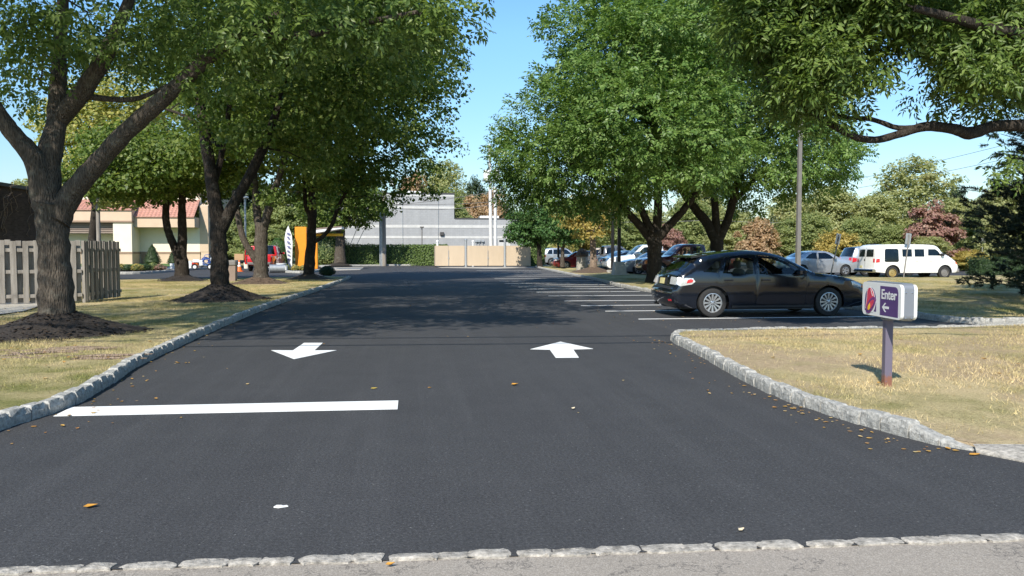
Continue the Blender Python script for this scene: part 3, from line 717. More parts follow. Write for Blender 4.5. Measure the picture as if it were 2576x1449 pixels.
# second, with trunk rising from a tall dark mound
c = mound(553, 0, 22.5, 1.36, .58, M['mulch'], 'tall dark mulch mound around the second trunk in the left row', seed=2); d = 22.5
t2 = px_limbs([([(553, 760, d), (553, 715, d), (552, 650, d), (550, 580, d), (548, 540, d)], [.34, .26, .235, .225, .225]),
    ([(549, 560, d), (535, 470, d), (515, 330, d + .2), (503, 240, d + .3), (505, 140, d + .4), (500, 0, d + .5)], [.21, .18, .155, .13, .11, .08]),
    ([(556, 580, d), (590, 510, d - .1), (640, 420, d - .3), (675, 340, d - .4), (705, 250, d - .5), (730, 150, d - .6), (735, 60, d - .8)], [.17, .15, .135, .12, .10, .08, .05]),
    ([(535, 470, d), (560, 380, d + .5), (575, 280, d + .8), (590, 150, d + 1)], [.10, .09, .08, .06]),
    ([(560, 380, d + .5), (480, 300, d + 1), (400, 270, d + 1.2)], [.06, .05, .03])])
X2, Y2 = c.x, c.y
tree('maple_tree', 'dark trunked maple, second in the left row, forking high above a tall mound', (c.x, c.y, .1), t2, [((X2 + 2.5, Y2 + .3, 8.6), (4.3, 5.2, 4.4)), ((X2 + 2.6, Y2, 6.2), (3.2, 3.4, 2.0))], 300, 185, .72, .12, .85, M['maple'], M['bark_dark'], 32, ROW, False, None, (), 40)
c = mound(655, 0, 33.7, 1.2, .4, M['mulch_brown'], 'brown mulch mound around the mottled low forking trunk in front of the red pickup', seed=3); d = 33.7
t3 = px_limbs([([(656, 720, d), (656, 690, d), (656, 650, d), (657, 600, d), (658, 560, d)], [.40, .31, .29, .27, .25]),
    ([(652, 665, d), (635, 640, d - .1), (612, 600, d - .2), (598, 540, d - .2), (588, 480, d)], [.17, .15, .13, .12, .08]),
    ([(654, 580, d), (645, 520, d + .2), (640, 440, d + .3), (630, 300, d + .5)], [.2, .16, .13, .09]),
    ([(662, 580, d), (680, 510, d), (700, 450, d - .2), (730, 350, d - .4), (760, 200, d - .5)], [.2, .17, .13, .11, .07])])
X3, Y3 = c.x, c.y
tree('maple_tree', 'mottled trunk maple with a low side limb, standing before the red pickup', (c.x, c.y, .1), t3, [((X3 + .6, Y3, 8.6), (4.8, 5.0, 4.9))], 250, 150, .85, .155, .85, M['maple'], M['bark'], 33, ROW)
c = mound(777, 0, 39, 1.1, .35, M['mulch_brown'], 'brown mulch mound around the slim trunk beside the orange panel', seed=4); d = 39
t4 = px_limbs([([(776, 705, d), (777, 685, d), (782, 620, d), (785, 560, d), (786, 520, d)], [.34, .27, .235, .215, .21]),
    ([(786, 540, d), (784, 470, d), (790, 380, d), (800, 250, d)], [.19, .16, .12, .08]),
    ([(783, 612, d), (812, 595, d - .2), (838, 560, d - .4), (850, 520, d - .4), (880, 470, d - .5)], [.11, .10, .095, .09, .05]),
    ([(782, 550, d), (768, 510, d), (765, 450, d), (750, 350, d)], [.12, .1, .08, .06])])
X4, Y4 = c.x, c.y
tree('maple_tree', 'maple beside the orange panel, its lit crown reaching farthest over the driveway', (c.x, c.y, .1), t4, [((X4 + 1.2, Y4 - .5, 9.0), (6.0, 5.4, 5.2)), ((X4 + 3.4, Y4 - .5, 10.6), (3.9, 3.5, 3.8)), ((X4 + 2.0, Y4, 5.4), (3.2, 3.0, 1.9))], 400, 130, .85, .165, .85, M['maple'], M['bark_dark'], 34, ROW)
c = mound(458, 0, 37, 1.25, .35, M['mulch'], 'dark mulch mound around the twin stemmed trunk before the beige building', seed=5); d = 37
t5 = px_limbs([([(458, 712, d), (458, 690, d), (455, 650, d), (452, 628, d)], [.42, .34, .30, .28]),
    ([(446, 640, d), (432, 605, d), (420, 570, d), (417, 530, d), (420, 480, d), (400, 400, d)], [.2, .18, .17, .16, .13, .08]),
    ([(457, 640, d), (459, 590, d), (458, 540, d), (460, 480, d), (475, 400, d)], [.23, .21, .19, .15, .1])])
X5, Y5 = c.x, c.y
tree('maple_tree', 'twin stemmed maple standing in front of the beige tile roofed building', (c.x, c.y, .1), t5, [((X5 - .2, Y5, 5.7), (3.8, 3.8, 1.5)), ((X5 - 1.6, Y5, 4.6), (3.0, 3.0, .8))], 190, 150, .75, .16, .85, M['maple'], M['bark_dark'], 35, ROW)
d = 60
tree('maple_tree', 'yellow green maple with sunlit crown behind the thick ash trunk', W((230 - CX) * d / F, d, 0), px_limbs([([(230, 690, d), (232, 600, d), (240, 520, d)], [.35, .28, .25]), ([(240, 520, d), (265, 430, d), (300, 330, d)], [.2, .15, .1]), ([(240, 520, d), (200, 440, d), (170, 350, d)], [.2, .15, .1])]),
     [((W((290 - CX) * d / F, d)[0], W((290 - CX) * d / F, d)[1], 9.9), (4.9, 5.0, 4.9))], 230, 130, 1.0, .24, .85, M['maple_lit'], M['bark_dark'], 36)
d = 75
c = mound(853, 0, d, 1.4, .4, M['mulch'], 'low mulch mound around the trunk standing by the clipped hedge', seed=6)
tree('maple_tree', 'low crowned maple by the clipped hedge behind the yellow arm', (c.x, c.y, 0), px_limbs([([(855, 665, d), (855, 630, d), (856, 600, d), (857, 575, d)], [.6, .48, .42, .4]), ([(857, 580, d), (830, 530, d), (800, 480, d)], [.25, .2, .1]), ([(857, 580, d), (890, 530, d), (910, 490, d)], [.25, .2, .1])]),
     [((c.x + .2, c.y, 6.4), (4.0, 3.8, 2.9))], 170, 110, .85, .22, .85, M['maple'], M['bark'], 37)

# worn roots and loose chips by the nearest trunk
b = MB(); rr = random.Random(12)
for k in range(13):
    q = G(rr.uniform(-10, 200), rr.uniform(872, 905), .1); p = [Vector((q.x, q.y, .095))]; a_ = rr.uniform(-.5, .4)
    for j in range(6): a_ += rr.uniform(-.35, .35); p.append(p[-1] + Vector((math.cos(a_) * .16, math.sin(a_) * .16, rr.uniform(-.012, .012))))
    b.tube(p, [.012, .022, .026, .024, .020, .014, .006], 6, False)
o = b.build('surface_root', M['bark_pale'], None, True); tag(o, 'pale worn tree roots showing through the grass in front of the nearest mulch mound', 'roots')
M['chip'] = leafmat('bark chip', [(.02, .015, .012), (.05, .036, .026), (.10, .07, .05)], .05)
rs = np.random.RandomState(8); pos = []
for cx_, cy_, R0, hh_, n_ in ((X1, Y1, 1.32, .48, 900), (X2, Y2, 1.36, .58, 700), (X3, Y3, 1.2, .4, 260), (X5, Y5, 1.25, .35, 260)):
    for _ in range(n_):
        u = rs.rand() ** .6 * 1.12; t_ = rs.uniform(0, 6.283); pos.append((cx_ + R0 * u * math.cos(t_), cy_ + R0 * u * math.sin(t_), .1 + hh_ * max(0, 1 - u) ** 1.35 + .004))
tag(litter('mulch_chips', pos, (.03, .09), M['chip'], 9), 'loose bark chips strewn over the mulch mounds of the left row', 'bark chips')
# the pair of big ashes on the right island
RG = 'big ash trees on the right island'
d = 34.5
r1 = px_limbs([([(1643, 728, d), (1644, 700, d), (1647, 640, d), (1646, 600, d), (1647, 580, d)], [.50, .34, .30, .32, .36]),
    ([(1640, 605, d), (1612, 570, d), (1580, 535, d - .3), (1545, 490, d - .6), (1490, 440, d - 1), (1420, 400, d - 1.5)], [.22, .18, .15, .13, .1, .06]),
    ([(1642, 590, d), (1615, 530, d), (1595, 470, d - .2), (1570, 380, d - .4), (1540, 260, d - .5)], [.19, .15, .13, .1, .07]),
    ([(1648, 600, d), (1655, 520, d), (1650, 430, d + .2), (1640, 300, d + .4), (1630, 150, d + .4)], [.22, .18, .15, .12, .08]),
    ([(1652, 600, d), (1690, 560, d), (1725, 520, d - .2), (1770, 450, d - .4), (1800, 330, d - .6)], [.22, .18, .15, .12, .08])])
b0 = W((1643 - CX) * d / F, d, .08)
tree('ash_tree', 'large round ash with vase shaped trunk, left of the pair behind the dark hatchback', b0, r1,
     [ell(1600, 250, d, 4.6, 4.6, 4.2), ell(1400, 400, d - .5, 2.5, 3.2, 1.9), ell(1640, 100, d, 4.2, 4.2, 3.0), ell(1620, 320, d - 3.2, 4.2, 3.4, 2.4), ell(1470, 320, d - 1.5, 2.6, 2.6, 2.2), ell(1345, 440, d, 1.1, 1.8, 1.0), ell(1450, 480, d, 2.6, 2.6, .8), ell(1560, 80, d - 1, 2.2, 2.4, 2.2)],
     270, 74, 1.02, .165, .52, M['ash_deep'], M['bark_dark'], 41, RG, True, None, [P(*q) for q in ((1275, 430, d), (1270, 375, d), (1290, 330, d), (1310, 280, d), (1290, 470, d), (1310, 510, d))], 160, 14, bare_zone=[ell(1580, 420, d, 3.2, 3, 1.5)], shell=3.2)
d = 37.5
r2 = px_limbs([([(1803, 720, d), (1803, 690, d), (1803, 640, d), (1803, 610, d), (1805, 590, d)], [.5, .36, .30, .30, .34]),
    ([(1800, 605, d), (1778, 560, d), (1745, 520, d), (1700, 450, d - .3), (1660, 360, d - .4), (1610, 250, d - .5)], [.25, .22, .2, .17, .13, .08]),
    ([(1804, 600, d), (1800, 540, d), (1795, 470, d), (1785, 380, d), (1790, 250, d)], [.22, .18, .15, .12, .08]),
    ([(1808, 600, d), (1830, 555, d), (1845, 500, d), (1870, 420, d - .2), (1900, 300, d - .4)], [.24, .2, .17, .13, .08]),
    ([(1845, 510, d), (1900, 450, d), (1960, 400, d), (2030, 370, d - .3)], [.12, .1, .08, .05])])
b1 = W((1803 - CX) * d / F, d, .08)
tree('ash_tree', 'large ash with leaning limbs, right of the pair, behind the hatchback roof', b1, r2,
     [ell(1830, 240, d, 5.0, 5.0, 4.2), ell(1990, 330, d - 1, 2.6, 3, 2.4), ell(1850, 60, d, 4.4, 4.4, 2.8), ell(2040, 400, d - 1, 2.0, 2.0, 1.2), ell(1930, 470, d, 2.2, 2.2, .9)], 230, 74, 1.04, .165, .52, M['ash_deep'], M['bark_dark'], 42, RG, True, None,
     [P(*q) for q in ((2100, 390, d - 1), (2140, 370, d - 1), (2120, 420, d - 1), (2070, 440, d - 1), (2060, 330, d - 1), (2000, 460, d))], 120, 14, bare_zone=[ell(1720, 420, d, 2.4, 2.4, 2.0)], shell=3.2)

# ash whose trunk is out of the picture at right: its limb and leaves hang into it
d = 13.0
bT = Vector((11.4, 11.4, .1))
r3 = [([bT + Vector((0, 0, -.1)), bT + Vector((0, 0, 1.5)), bT + Vector((-.05, .1, 3.0)), bT + Vector((0, .2, 4.6)), bT + Vector((.1, .4, 7))], [.42, .32, .28, .22, .15])] + px_limbs([
    ([(2800, 350, d), (2680, 318, d), (2576, 316, d), (2500, 318, d), (2440, 335, d), (2400, 325, d), (2330, 318, d), (2260, 338, d), (2200, 352, d), (2140, 340, d), (2060, 295, d), (1990, 260, d), (1930, 200, d)], [.13, .11, .098, .09, .105, .085, .076, .064, .057, .053, .047, .037, .028]),
    ([(2330, 318, d), (2260, 322, d), (2190, 300, d + .2), (2100, 290, d + .4), (2000, 230, d + .6)], [.05, .045, .04, .035, .025]),
    ([(2750, 200, d), (2600, 100, d - .5), (2450, 60, d - 1), (2300, 20, d - 1.2)], [.14, .11, .08, .05]),
    ([(2770, 250, d), (2650, 170, d + 1.5), (2500, 120, d + 2.5), (2350, 60, d + 3)], [.14, .1, .08, .05])])
ells = [((10.6, 11.9, 8.2), (5.0, 3.4, 3.2)), ((8.0, 12.8, 7.2), (3.4, 2.6, 2.4)), ((14.2, 13.2, 8.0), (4.5, 4.0, 3.0))]  # third lobe, unseen beyond the right edge, is added to shade the lawn
EX = []
rx = np.random.RandomState(77)
for k in range(330):
    px, py = rx.uniform(1880, 2640), rx.uniform(-70, 330)
    lim = 130 + 175 * min(1, max(0, (px - 1880) / 130)) if px < 2060 else (235 if px < 2130 else (190 if px < 2200 else (40 if px < 2290 else (80 + (px - 2290) if px < 2420 else 210))))
    if 2010 < px < 2130 and py > 60: lim = min(lim, 285)
    if py > lim - 10: continue
    if 2200 < px < 2290 and 25 < py: continue
    EX.append(P(px, py, rx.uniform(12.2, 14.5)))
for q in ((2060, 240, d), (1960, 230, d), (2090, 275, d), (2030, 300, d), (2130, 200, d), (2080, 170, d), (2350, 235, d + .5), (2430, 240, d + .4), (2520, 250, d + .3), (2540, 410, 13.2)):
    EX.append(P(*q))
for k in range(70):                                                       # clumps added over the bay, out of the picture, to shade the parked car
    z = rx.uniform(5.7, 7.6); EX.append(Vector((rx.uniform(7.6, 11.2) - .504 * z, rx.uniform(17.2, 20.0) - 1.08 * z, z)))
tree('ash_tree', 'foreground ash at right edge with a long horizontal limb and hanging leaflets', bT, r3, ells, 210, 42, .52, .12, .36, M['ash'], M['bark_dark'], 43, None, True, (lambda p: p[1] + 1.12 * p[2] < 15.2 or p[2] < 4.6), EX, 60, 14, twig_r=.012)

# white pine at the right edge
def pine(label, base, hgt, rad, seed):
    rs = np.random.RandomState(seed); rnd = random.Random(seed); root = thing('pine_tree', label, 'tree', base)
    b = MB(); b.tube([(0, 0, -.1), (.03, 0, hgt * .5), (0, .05, hgt)], [.22, .15, .03], 10)
    cen = []; dr = []
    for k in range(165):
        z = .4 + (hgt - .7) * (k / 165) ** .95; a = rnd.uniform(0, 6.28); ln = rad * (1 - (z / hgt) ** 1.6) * rnd.uniform(.7, 1.15) + .3
        dv = Vector((math.cos(a), math.sin(a), rnd.uniform(-.15, .25)))
        pts = [Vector((0, 0, z)), Vector((0, 0, z)) + dv * ln * .5, Vector((0, 0, z)) + dv * ln + Vector((0, 0, .12 * ln))]
        b.tube(pts, [.035, .022, .008], 5, False)
        for j in range(34):
            u = rnd.uniform(.25, 1.0); p = pts[0].lerp(pts[1], u * 2) if u < .5 else pts[1].lerp(pts[2], u * 2 - 1)
            s_ = .38 * (1 - .4 * u); cen.append(p + Vector((rnd.gauss(0, s_), rnd.gauss(0, s_), rnd.gauss(0, s_ * .45)))); dr.append((dv + Vector((rnd.gauss(0, .4), rnd.gauss(0, .4), rnd.gauss(.2, .3)))).normalized())
    b.build('trunk', M['bark_dark'], root, True, False)
    cen = np.array([list(q) for q in cen]); dr = np.array([list(q) for q in dr]); n = len(cen); K = 64
    idx = np.repeat(np.arange(n), K); t = norm(dr[idx] * .7 + rs.normal(0, .6, (n * K, 3))); p0 = cen[idx] + dr[idx] * (rs.rand(n * K, 1) - .5) * .22
    sdv = norm(np.cross(t, rs.normal(0, 1, (n * K, 3)))); ln = rs.uniform(.09, .16, (n * K, 1))
    V = np.stack([p0 - sdv * .012, p0 + sdv * .012, p0 + t * ln], 1).reshape(-1, 3)
    np_mesh('crown', V, np.arange(3 * n * K).reshape(-1, 3), M['needle'], root)
    return root
pine('dark white pine with drooping needles filling the right edge of the lawn', (18.7, 19.8, .1), 9.6, 3.3, 51)

# young trees along the far end of the island
def small_tree(name, label, px, d, trunk, ells, nl, lm, bk, seed, n=90, cr=.55, lf=.2, group=None):
    base = W((px - CX) * d / F, d, .08)
    return tree(name, label, base, px_limbs(trunk), ells, n, nl, cr, lf, .8, lm, bk, seed, group, False, None, (), 0, 8)
YG = 'young trees at the far end of the island'
d = 68
small_tree('young_tree', 'young green tree beside the right end of the gate enclosure', 1358, d, [([(1358, 672, d), (1357, 640, d), (1355, 605, d)], [.26, .2, .17]), ([(1355, 610, d), (1335, 580, d), (1310, 555, d)], [.11, .09, .05]), ([(1355, 610, d), (1375, 580, d), (1395, 550, d)], [.11, .09, .05])],
    [ell(1345, 560, d, 2.6, 2.5, 1.9), ell(1330, 590, d, 1.8, 1.8, .8)], 110, M['young'], M['bark_dark'], 61, 110, .62, .2, YG)
d = 62
small_tree('young_tree', 'young tree with dark upper stem and pale foot between the black lamp posts', 1415, d, [([(1415, 672, d), (1415, 640, d), (1417, 610, d)], [.2, .14, .13]), ([(1417, 612, d), (1400, 595, d), (1390, 570, d)], [.07, .06, .04]), ([(1417, 612, d), (1440, 600, d), (1455, 580, d)], [.07, .06, .04])],
    [ell(1425, 570, d, 2.0, 2.0, 1.5)], 100, M['young'], M['bark'], 62, 70, .55, .18, YG)
d = 51
c = mound(1493, 0, d, 1.5, .42, M['mulch_brown'], 'brown mulch mound around the pale trunk on the island', seed=8)
small_tree('young_tree', 'yellowing tree with a thick pale trunk on the right island', 1493, d, [([(1493, 690, d), (1493, 650, d), (1491, 610, d), (1489, 570, d)], [.26, .22, .19, .13]), ([(1490, 600, d), (1470, 570, d), (1455, 540, d)], [.07, .06, .04]), ([(1490, 600, d), (1510, 570, d), (1530, 540, d)], [.07, .06, .04])],
    [ell(1493, 545, d, 1.9, 1.9, 1.6), ell(1450, 530, d, 1.2, 1.2, 1.0)], 80, M['wood_y'], M['bark_pale'], 63, 60, .5, .17, YG)
# ------------------------------------------------------------------ woods and distant trees (prototypes, then copies)
def proto(name, lm, bk, seed, h=9.0, r=3.6, n=150, nl=190, leaf=.24, low=.12):
    limbs = [([(0, 0, -.1), (.05, 0, h * .2), (0, .1, h * .42)], [.2, .16, .13])]
    rnd = random.Random(seed)
    for k in range(5):
        a = k * 1.26 + rnd.uniform(-.3, .3); q = Vector((0, .1, h * .36)); e = Vector((math.cos(a) * r * .7, math.sin(a) * r * .7, h * rnd.uniform(.6, .85)))
        limbs.append(([q, q.lerp(e, .5) + Vector((0, 0, .3)), e], [.09, .06, .03]))
    ells = [((0, 0, h * .62), (r * .85, r * .85, h * .36)), ((r * .25, r * .1, h * .42), (r * .9, r * .9, h * .30)), ((-.2 * r, 0, h * .8), (r * .5, r * .5, h * .2))]
    if low > 0: ells.append(((0, 0, h * .25), (r * .95, r * .95, h * low)))
    return tree(name, 'x', (0, 0, 0), limbs, ells, n, nl, r * .27, leaf, .85, lm, bk, seed, None, False, None, (), 0, 8, shell=3.0)
PR = {'a': proto('broadleaf_tree', M['wood_a'], M['bark_dark'], 101), 'b': proto('broadleaf_tree', M['wood_b'], M['bark_dark'], 102), 'y': proto('broadleaf_tree', M['wood_y'], M['bark_dark'], 103, 5, 3.0, 90, 150),
      'r': proto('broadleaf_tree', M['wood_r'], M['bark_dark'], 104, 6, 2.6, 100, 170), 'o': proto('broadleaf_tree', M['wood_o'], M['bark_dark'], 105, 6, 2.6, 100, 150), 'd': proto('broadleaf_tree', M['dark_leaf'], M['bark_dark'], 106),
      't': proto('broadleaf_tree', M['wood_a'], M['bark_dark'], 107, 11, 3.4, 130, 110, .24, 0)}
PH = {'a': 9.3, 'b': 9.3, 'y': 5.2, 'r': 6.2, 'o': 6.2, 'd': 9.3, 't': 11.6}; PRr = {'a': 3.9, 'b': 3.9, 'y': 3.2, 'r': 2.8, 'o': 2.8, 'd': 3.9, 't': 3.4}
used = set(); rw = random.Random(9)
def bgtree(kind, px, top, d, wpx, label, group):
    """crown of width wpx around px, top at picture height top, standing at distance d"""
    if kind in used: o = copy_tree(PR[kind])
    else: o = PR[kind]; used.add(kind)
    q = W((px - CX) * d / F, d); o.location = (q.x, q.y, -.03)
    hz = (H + (630 - top) * d / F); o.scale = ((wpx * d / F) / (2 * PRr[kind]),) * 2 + (hz / PH[kind],)
    o.rotation_euler = (0, 0, rw.uniform(0, 6.28)); tag(o, label, 'tree', group)
WG = 'trees of the wood behind the right lot'; CG = 'trees rising behind the grey building'; LG = 'trees behind the left drive'
for a in (
    ('b', 1300, 560, 100, 150, 'mid green tree left of the wood, behind the far parked silver car'),
    ('y', 1425, 610, 92, 90, 'round golden bush like tree behind the maroon car'),
    ('b', 1470, 540, 100, 130, 'green tree in the wood behind the beige van'),
    ('y', 1440, 490, 90, 110, 'yellow tree glimpsed left of the pale trunk under the ash crown'),
    ('b', 1560, 545, 84, 150, 'bright green tree behind the white parked pickup'),
    ('a', 1620, 520, 90, 150, 'olive tree between the two big ash trunks'),
    ('r', 1690, 562, 74, 80, 'small red leaved tree between the two big ash trunks'),
    ('b', 1745, 500, 82, 140, 'green tree seen between the two big ash trunks'),
    ('a', 1840, 520, 76, 150, 'olive green tree right of the second ash trunk'),
    ('o', 1905, 545, 66, 110, 'rusty brown tree behind the roof of the dark hatchback'),
    ('a', 1990, 480, 78, 150, 'pale green tree behind the grey light pole'),
    ('b', 2020, 530, 66, 150, 'green tree low behind the small silver car'),
    ('a', 2090, 455, 74, 170, 'pale olive tree right of the grey light pole, level top'),
    ('y', 2105, 572, 58, 120, 'low yellow orange tree behind the leaning sign post'),
    ('a', 2200, 480, 72, 150, 'olive tree behind the rear of the white van'),
    ('b', 2160, 540, 64, 140, 'mid green tree behind the silver sport utility car'),
    ('t', 2292, 380, 76, 210, 'tallest pale tree with ragged top above the white van'),
    ('r', 2345, 505, 60, 140, 'red leaved tree above the front of the white van'),
    ('a', 2410, 490, 70, 140, 'olive tree right of the red tree'),
    ('d', 2400, 455, 110, 60, 'far dark evergreen top right of the tallest pale tree'),
    ('b', 2470, 530, 66, 150, 'green tree at the right end of the wood beside the pine'),
    ('a', 2530, 450, 62, 170, 'pale tree behind the dark pine at right'),
    ('b', 2640, 470, 60, 170, 'green tree beyond the right edge behind the pine'),
    ('a', 1760, 470, 110, 170, 'far olive tree deep in the wood behind the ash pair'),
    ('b', 2250, 560, 62, 130, 'green tree directly behind the white van roof'),
    ('a', 2335, 590, 58, 110, 'pale low tree behind the hood of the white van'),
    ('y', 2440, 625, 58, 110, 'low golden bush at the end of the dark low hedge'),
): bgtree(*a, WG)
for a in (
    ('t', 1105, 385, 125, 165, 'tall airy tree rising above the grey wall, left of the utility pole'),
    ('o', 1042, 430, 118, 90, 'rusty tree above the left part of the grey wall'),
    ('b', 1030, 470, 128, 120, 'green tree low above the grey wall beside the maple crown'),
    ('d', 1192, 445, 135, 80, 'dark green tree left of the utility pole top'),
    ('o', 1185, 492, 122, 90, 'brown tree above the step of the grey building roof'),
    ('o', 1240, 475, 125, 95, 'pale rusty tree behind the utility pole'),
    ('b', 1290, 530, 128, 90, 'green tree right of the utility pole above the low roof'),
    ('b', 1130, 470, 115, 130, 'mid green tree just behind the top of the grey wall'),
): bgtree(*a, CG)
for a in (
    ('d', 620, 430, 105, 200, 'dark tree behind the light pole near the red pickup'),
    ('b', 700, 470, 98, 160, 'green tree behind the white feather banner'),
    ('b', 590, 520, 92, 130, 'green tree to the right of the beige building wall'),
    ('d', 790, 440, 110, 190, 'dark tree behind the orange panel'),
    ('d', 890, 480, 120, 190, 'dark tree at the left end of the grey building'),
    ('a', 380, 330, 104, 260, 'pale tree behind the beige building roof'),
    ('a', 500, 380, 102, 200, 'olive tree behind the right end of the tiled roof'),
    ('b', 660, 560, 84, 130, 'low green tree behind the cab of the red pickup'),
    ('a', 90, 440, 98, 140, 'pale tree over the dark brick building'),
): bgtree(*a, LG)
# far wood that closes the horizon
rs = np.random.RandomState(5); n = 26000
ax = rs.uniform(-260, 260, n); hz = (7 + 3 * np.sin(ax * .05) + 1.6 * np.sin(ax * .19 + 1) + 1.2 * np.sin(ax * .47)) * rs.rand(n) ** .7
cen = np.column_stack([ax, 175 + rs.uniform(-8, 8, n) + ax * -.05, hz])
V, Fc = leaf_arrays(rs, cen, np.tile(np.array([0, -1., .3]), (n, 1)), 1.5, .85)
o = np_mesh('far_wood', V, Fc, M['wood_b']); o['kind'] = 'stuff'; tag(o, 'far wood closing the horizon beyond the buildings', 'wood')

# ------------------------------------------------------------------ hedges and shrubs
def leafy_box(name, label, cat, x0, x1, y0, y1, h, m, seed, dens=170, leaf=.13, group=None, d_core=M['dark_leaf']):
    root = thing(name, label, cat, ((x0 + x1) / 2, (y0 + y1) / 2, 0), 0, group); rs = np.random.RandomState(seed)
    hx, hy = (x1 - x0) / 2, (y1 - y0) / 2
    b = MB(); b.box(-hx + .1, hx - .1, -hy + .1, hy - .1, 0, h - .1, .05); b.build('branches', d_core, root)
    cs = []; os_ = []
    def face(nx, nyv, nzv, area):
        k = int(area * dens); u, v = rs.uniform(-1, 1, k), rs.uniform(0, 1, k); bmp_ = rs.normal(0, .045, k)
        if nx: c = np.column_stack([np.full(k, nx * hx) + bmp_, u * hy, v * h])
        elif nyv: c = np.column_stack([u * hx, np.full(k, nyv * hy) + bmp_, v * h])
        else: c = np.column_stack([u * hx, (v * 2 - 1) * hy, np.full(k, h) + bmp_ * 1.3])
        cs.append(c); os_.append(np.tile([nx, nyv, nzv], (k, 1)).astype(float))
    face(0, -1, 0, 2 * hx * h); face(0, 1, 0, hx * h); face(1, 0, 0, 2 * hy * h); face(-1, 0, 0, 2 * hy * h); face(0, 0, 1, 4 * hx * hy)
    V, Fc = leaf_arrays(rs, np.concatenate(cs), np.concatenate(os_), leaf, .7, .3, 1.0, .5)
    np_mesh('foliage', V, Fc, m, root); return root
def shrub(name, label, loc, r, h, m, seed, n=1500, leaf=.07, shape='round', group=None, cat='shrub'):
    root = thing(name, label, cat, loc, 0, group); rs = np.random.RandomState(seed)
    b = MB(); prof = {'round': [(.3, .02), (.8, .2), (.9, .5), (.7, .8), (.25, .95)], 'cone': [(.6, .02), (.85, .15), (.6, .45), (.3, .8), (.05, .97)]}[shape]
    b.lathe([(r * a * .85, h * z) for a, z in prof], 14); b.build('branches', M['dark_leaf'], root, True)
    zs = np.array([z for a, z in prof]); rr = np.array([a for a, z in prof])
    z = rs.rand(n); ang = rs.uniform(0, 6.283, n); rad = np.interp(z, zs, rr) * r * rs.normal(1.0, .09, n)
    cen = np.column_stack([np.cos(ang) * rad, np.sin(ang) * rad, z * h]); out = norm(np.column_stack([np.cos(ang), np.sin(ang), (z - .35) * 1.5]))
    V, Fc = leaf_arrays(rs, cen, out, leaf, .7, .3, .9, .5); np_mesh('foliage', V, Fc, m, root); return root
a = W((800 - CX) * 79 / F, 79); c = W((1100 - CX) * 79 / F, 79)
leafy_box('clipped_hedge', 'long clipped hedge in front of the grey building, left of the gate enclosure', 'hedge', a.x - 1, c.x + 1.0, 78.4, 79.8, 2.0, M['hedge'], 71, 150, .14)
q = W((1345 - CX) * 74 / F, 74); leafy_box('clipped_hedge', 'short end of clipped hedge right of the gate enclosure', 'hedge', q.x - .6, q.x + 1.1, 74, 76, 2.1, M['hedge'], 72, 150, .13)
a = W((2390 - CX) * 50 / F, 50); leafy_box('low_hedge', 'low dark hedge right of the white van, running to the pine', 'hedge', a.x, a.x + 7, 43.8, 45.0, 1.05, M['dark_leaf'], 73, 170, .1)
q = W((700 - CX) * 70 / F, 70); shrub('dome_shrub', 'bright green dome shaped shrub behind the red pickup', (q.x, q.y, 0), .95, 2.6, M['young'], 74, 2600, .09)
q = W((722 - CX) * 71 / F, 71); shrub('dome_shrub', 'narrow green shrub behind the white feather banner', (q.x, q.y, 0), .7, 2.0, M['wood_b'], 79, 1600, .09)
q = G(823, 698); shrub('ball_shrub', 'clipped dark ball shrub at the tip of the left lawn', (q.x, q.y, .08), .48, .56, M['dark_leaf'], 75, 2400, .05)
q = W((835 - CX) * 77 / F, 77); shrub('round_shrub', 'rounded green shrub in front of the hedge behind the yellow arm', (q.x, q.y, 0), 1.9, 3.3, M['wood_b'], 76, 3000, .12)
q = W((384 - CX) * 81 / F, 81); shrub('cone_shrub', 'cone shaped evergreen shrub against the beige wall, left of the twin stemmed maple', (q.x, q.y, .05), .95, 2.05, M['dark_leaf'], 77, 2200, .09, 'cone')
q = W((437 - CX) * 81 / F, 81); shrub('cone_shrub', 'smaller cone shrub half hidden by the twin stemmed maple', (q.x, q.y, .05), .7, 1.5, M['dark_leaf'], 78, 1500, .09, 'cone')
# ------------------------------------------------------------------ materials for built things
def wall_mat(name, col, bw, bh, mortar=.82, var=.08, stain=.25, rough=.9):
    """painted masonry: courses of bw x bh metres, faint joints, streaked"""
    m, t, b = nodes(name); c = t.nodes.new("ShaderNodeTexCoord"); sp = t.nodes.new("ShaderNodeSeparateXYZ"); L(t, c.outputs['Object'], sp.inputs[0])
    ad = t.nodes.new("ShaderNodeMath"); ad.operation = 'ADD'; L(t, sp.outputs[0], ad.inputs[0]); L(t, sp.outputs[1], ad.inputs[1])
    cb = t.nodes.new("ShaderNodeCombineXYZ"); L(t, ad.outputs[0], cb.inputs[0]); L(t, sp.outputs[2], cb.inputs[1])
    br = t.nodes.new("ShaderNodeTexBrick"); br.inputs['Scale'].default_value = 1; br.inputs['Brick Width'].default_value = bw; br.inputs['Row Height'].default_value = bh
    br.inputs['Mortar Size'].default_value = bh * .05; br.inputs['Bias'].default_value = 0
    br.inputs['Color1'].default_value = (*[x * (1 - var) for x in col], 1); br.inputs['Color2'].default_value = (*[min(1, x * (1 + var)) for x in col], 1); br.inputs['Mortar'].default_value = (*[x * mortar for x in col], 1)
    L(t, cb.outputs[0], br.inputs['Vector'])
    n = nz(t, 1.0, 5, .65, objco(t, (1.2, 1.2, .22)))
    cc = mixc(t, 1.0, br.outputs['Color'], ramp(t, n.outputs['Fac'], [(.3, (1 - stain,) * 3), (.6, (1, 1, 1))]).outputs[0], 'MULTIPLY')
    L(t, cc, b.inputs['Base Color']); b.inputs['Roughness'].default_value = rough; b.inputs['Specular IOR Level'].default_value = .2
    bump(t, b, br.outputs['Fac'], -.3, .01); return m
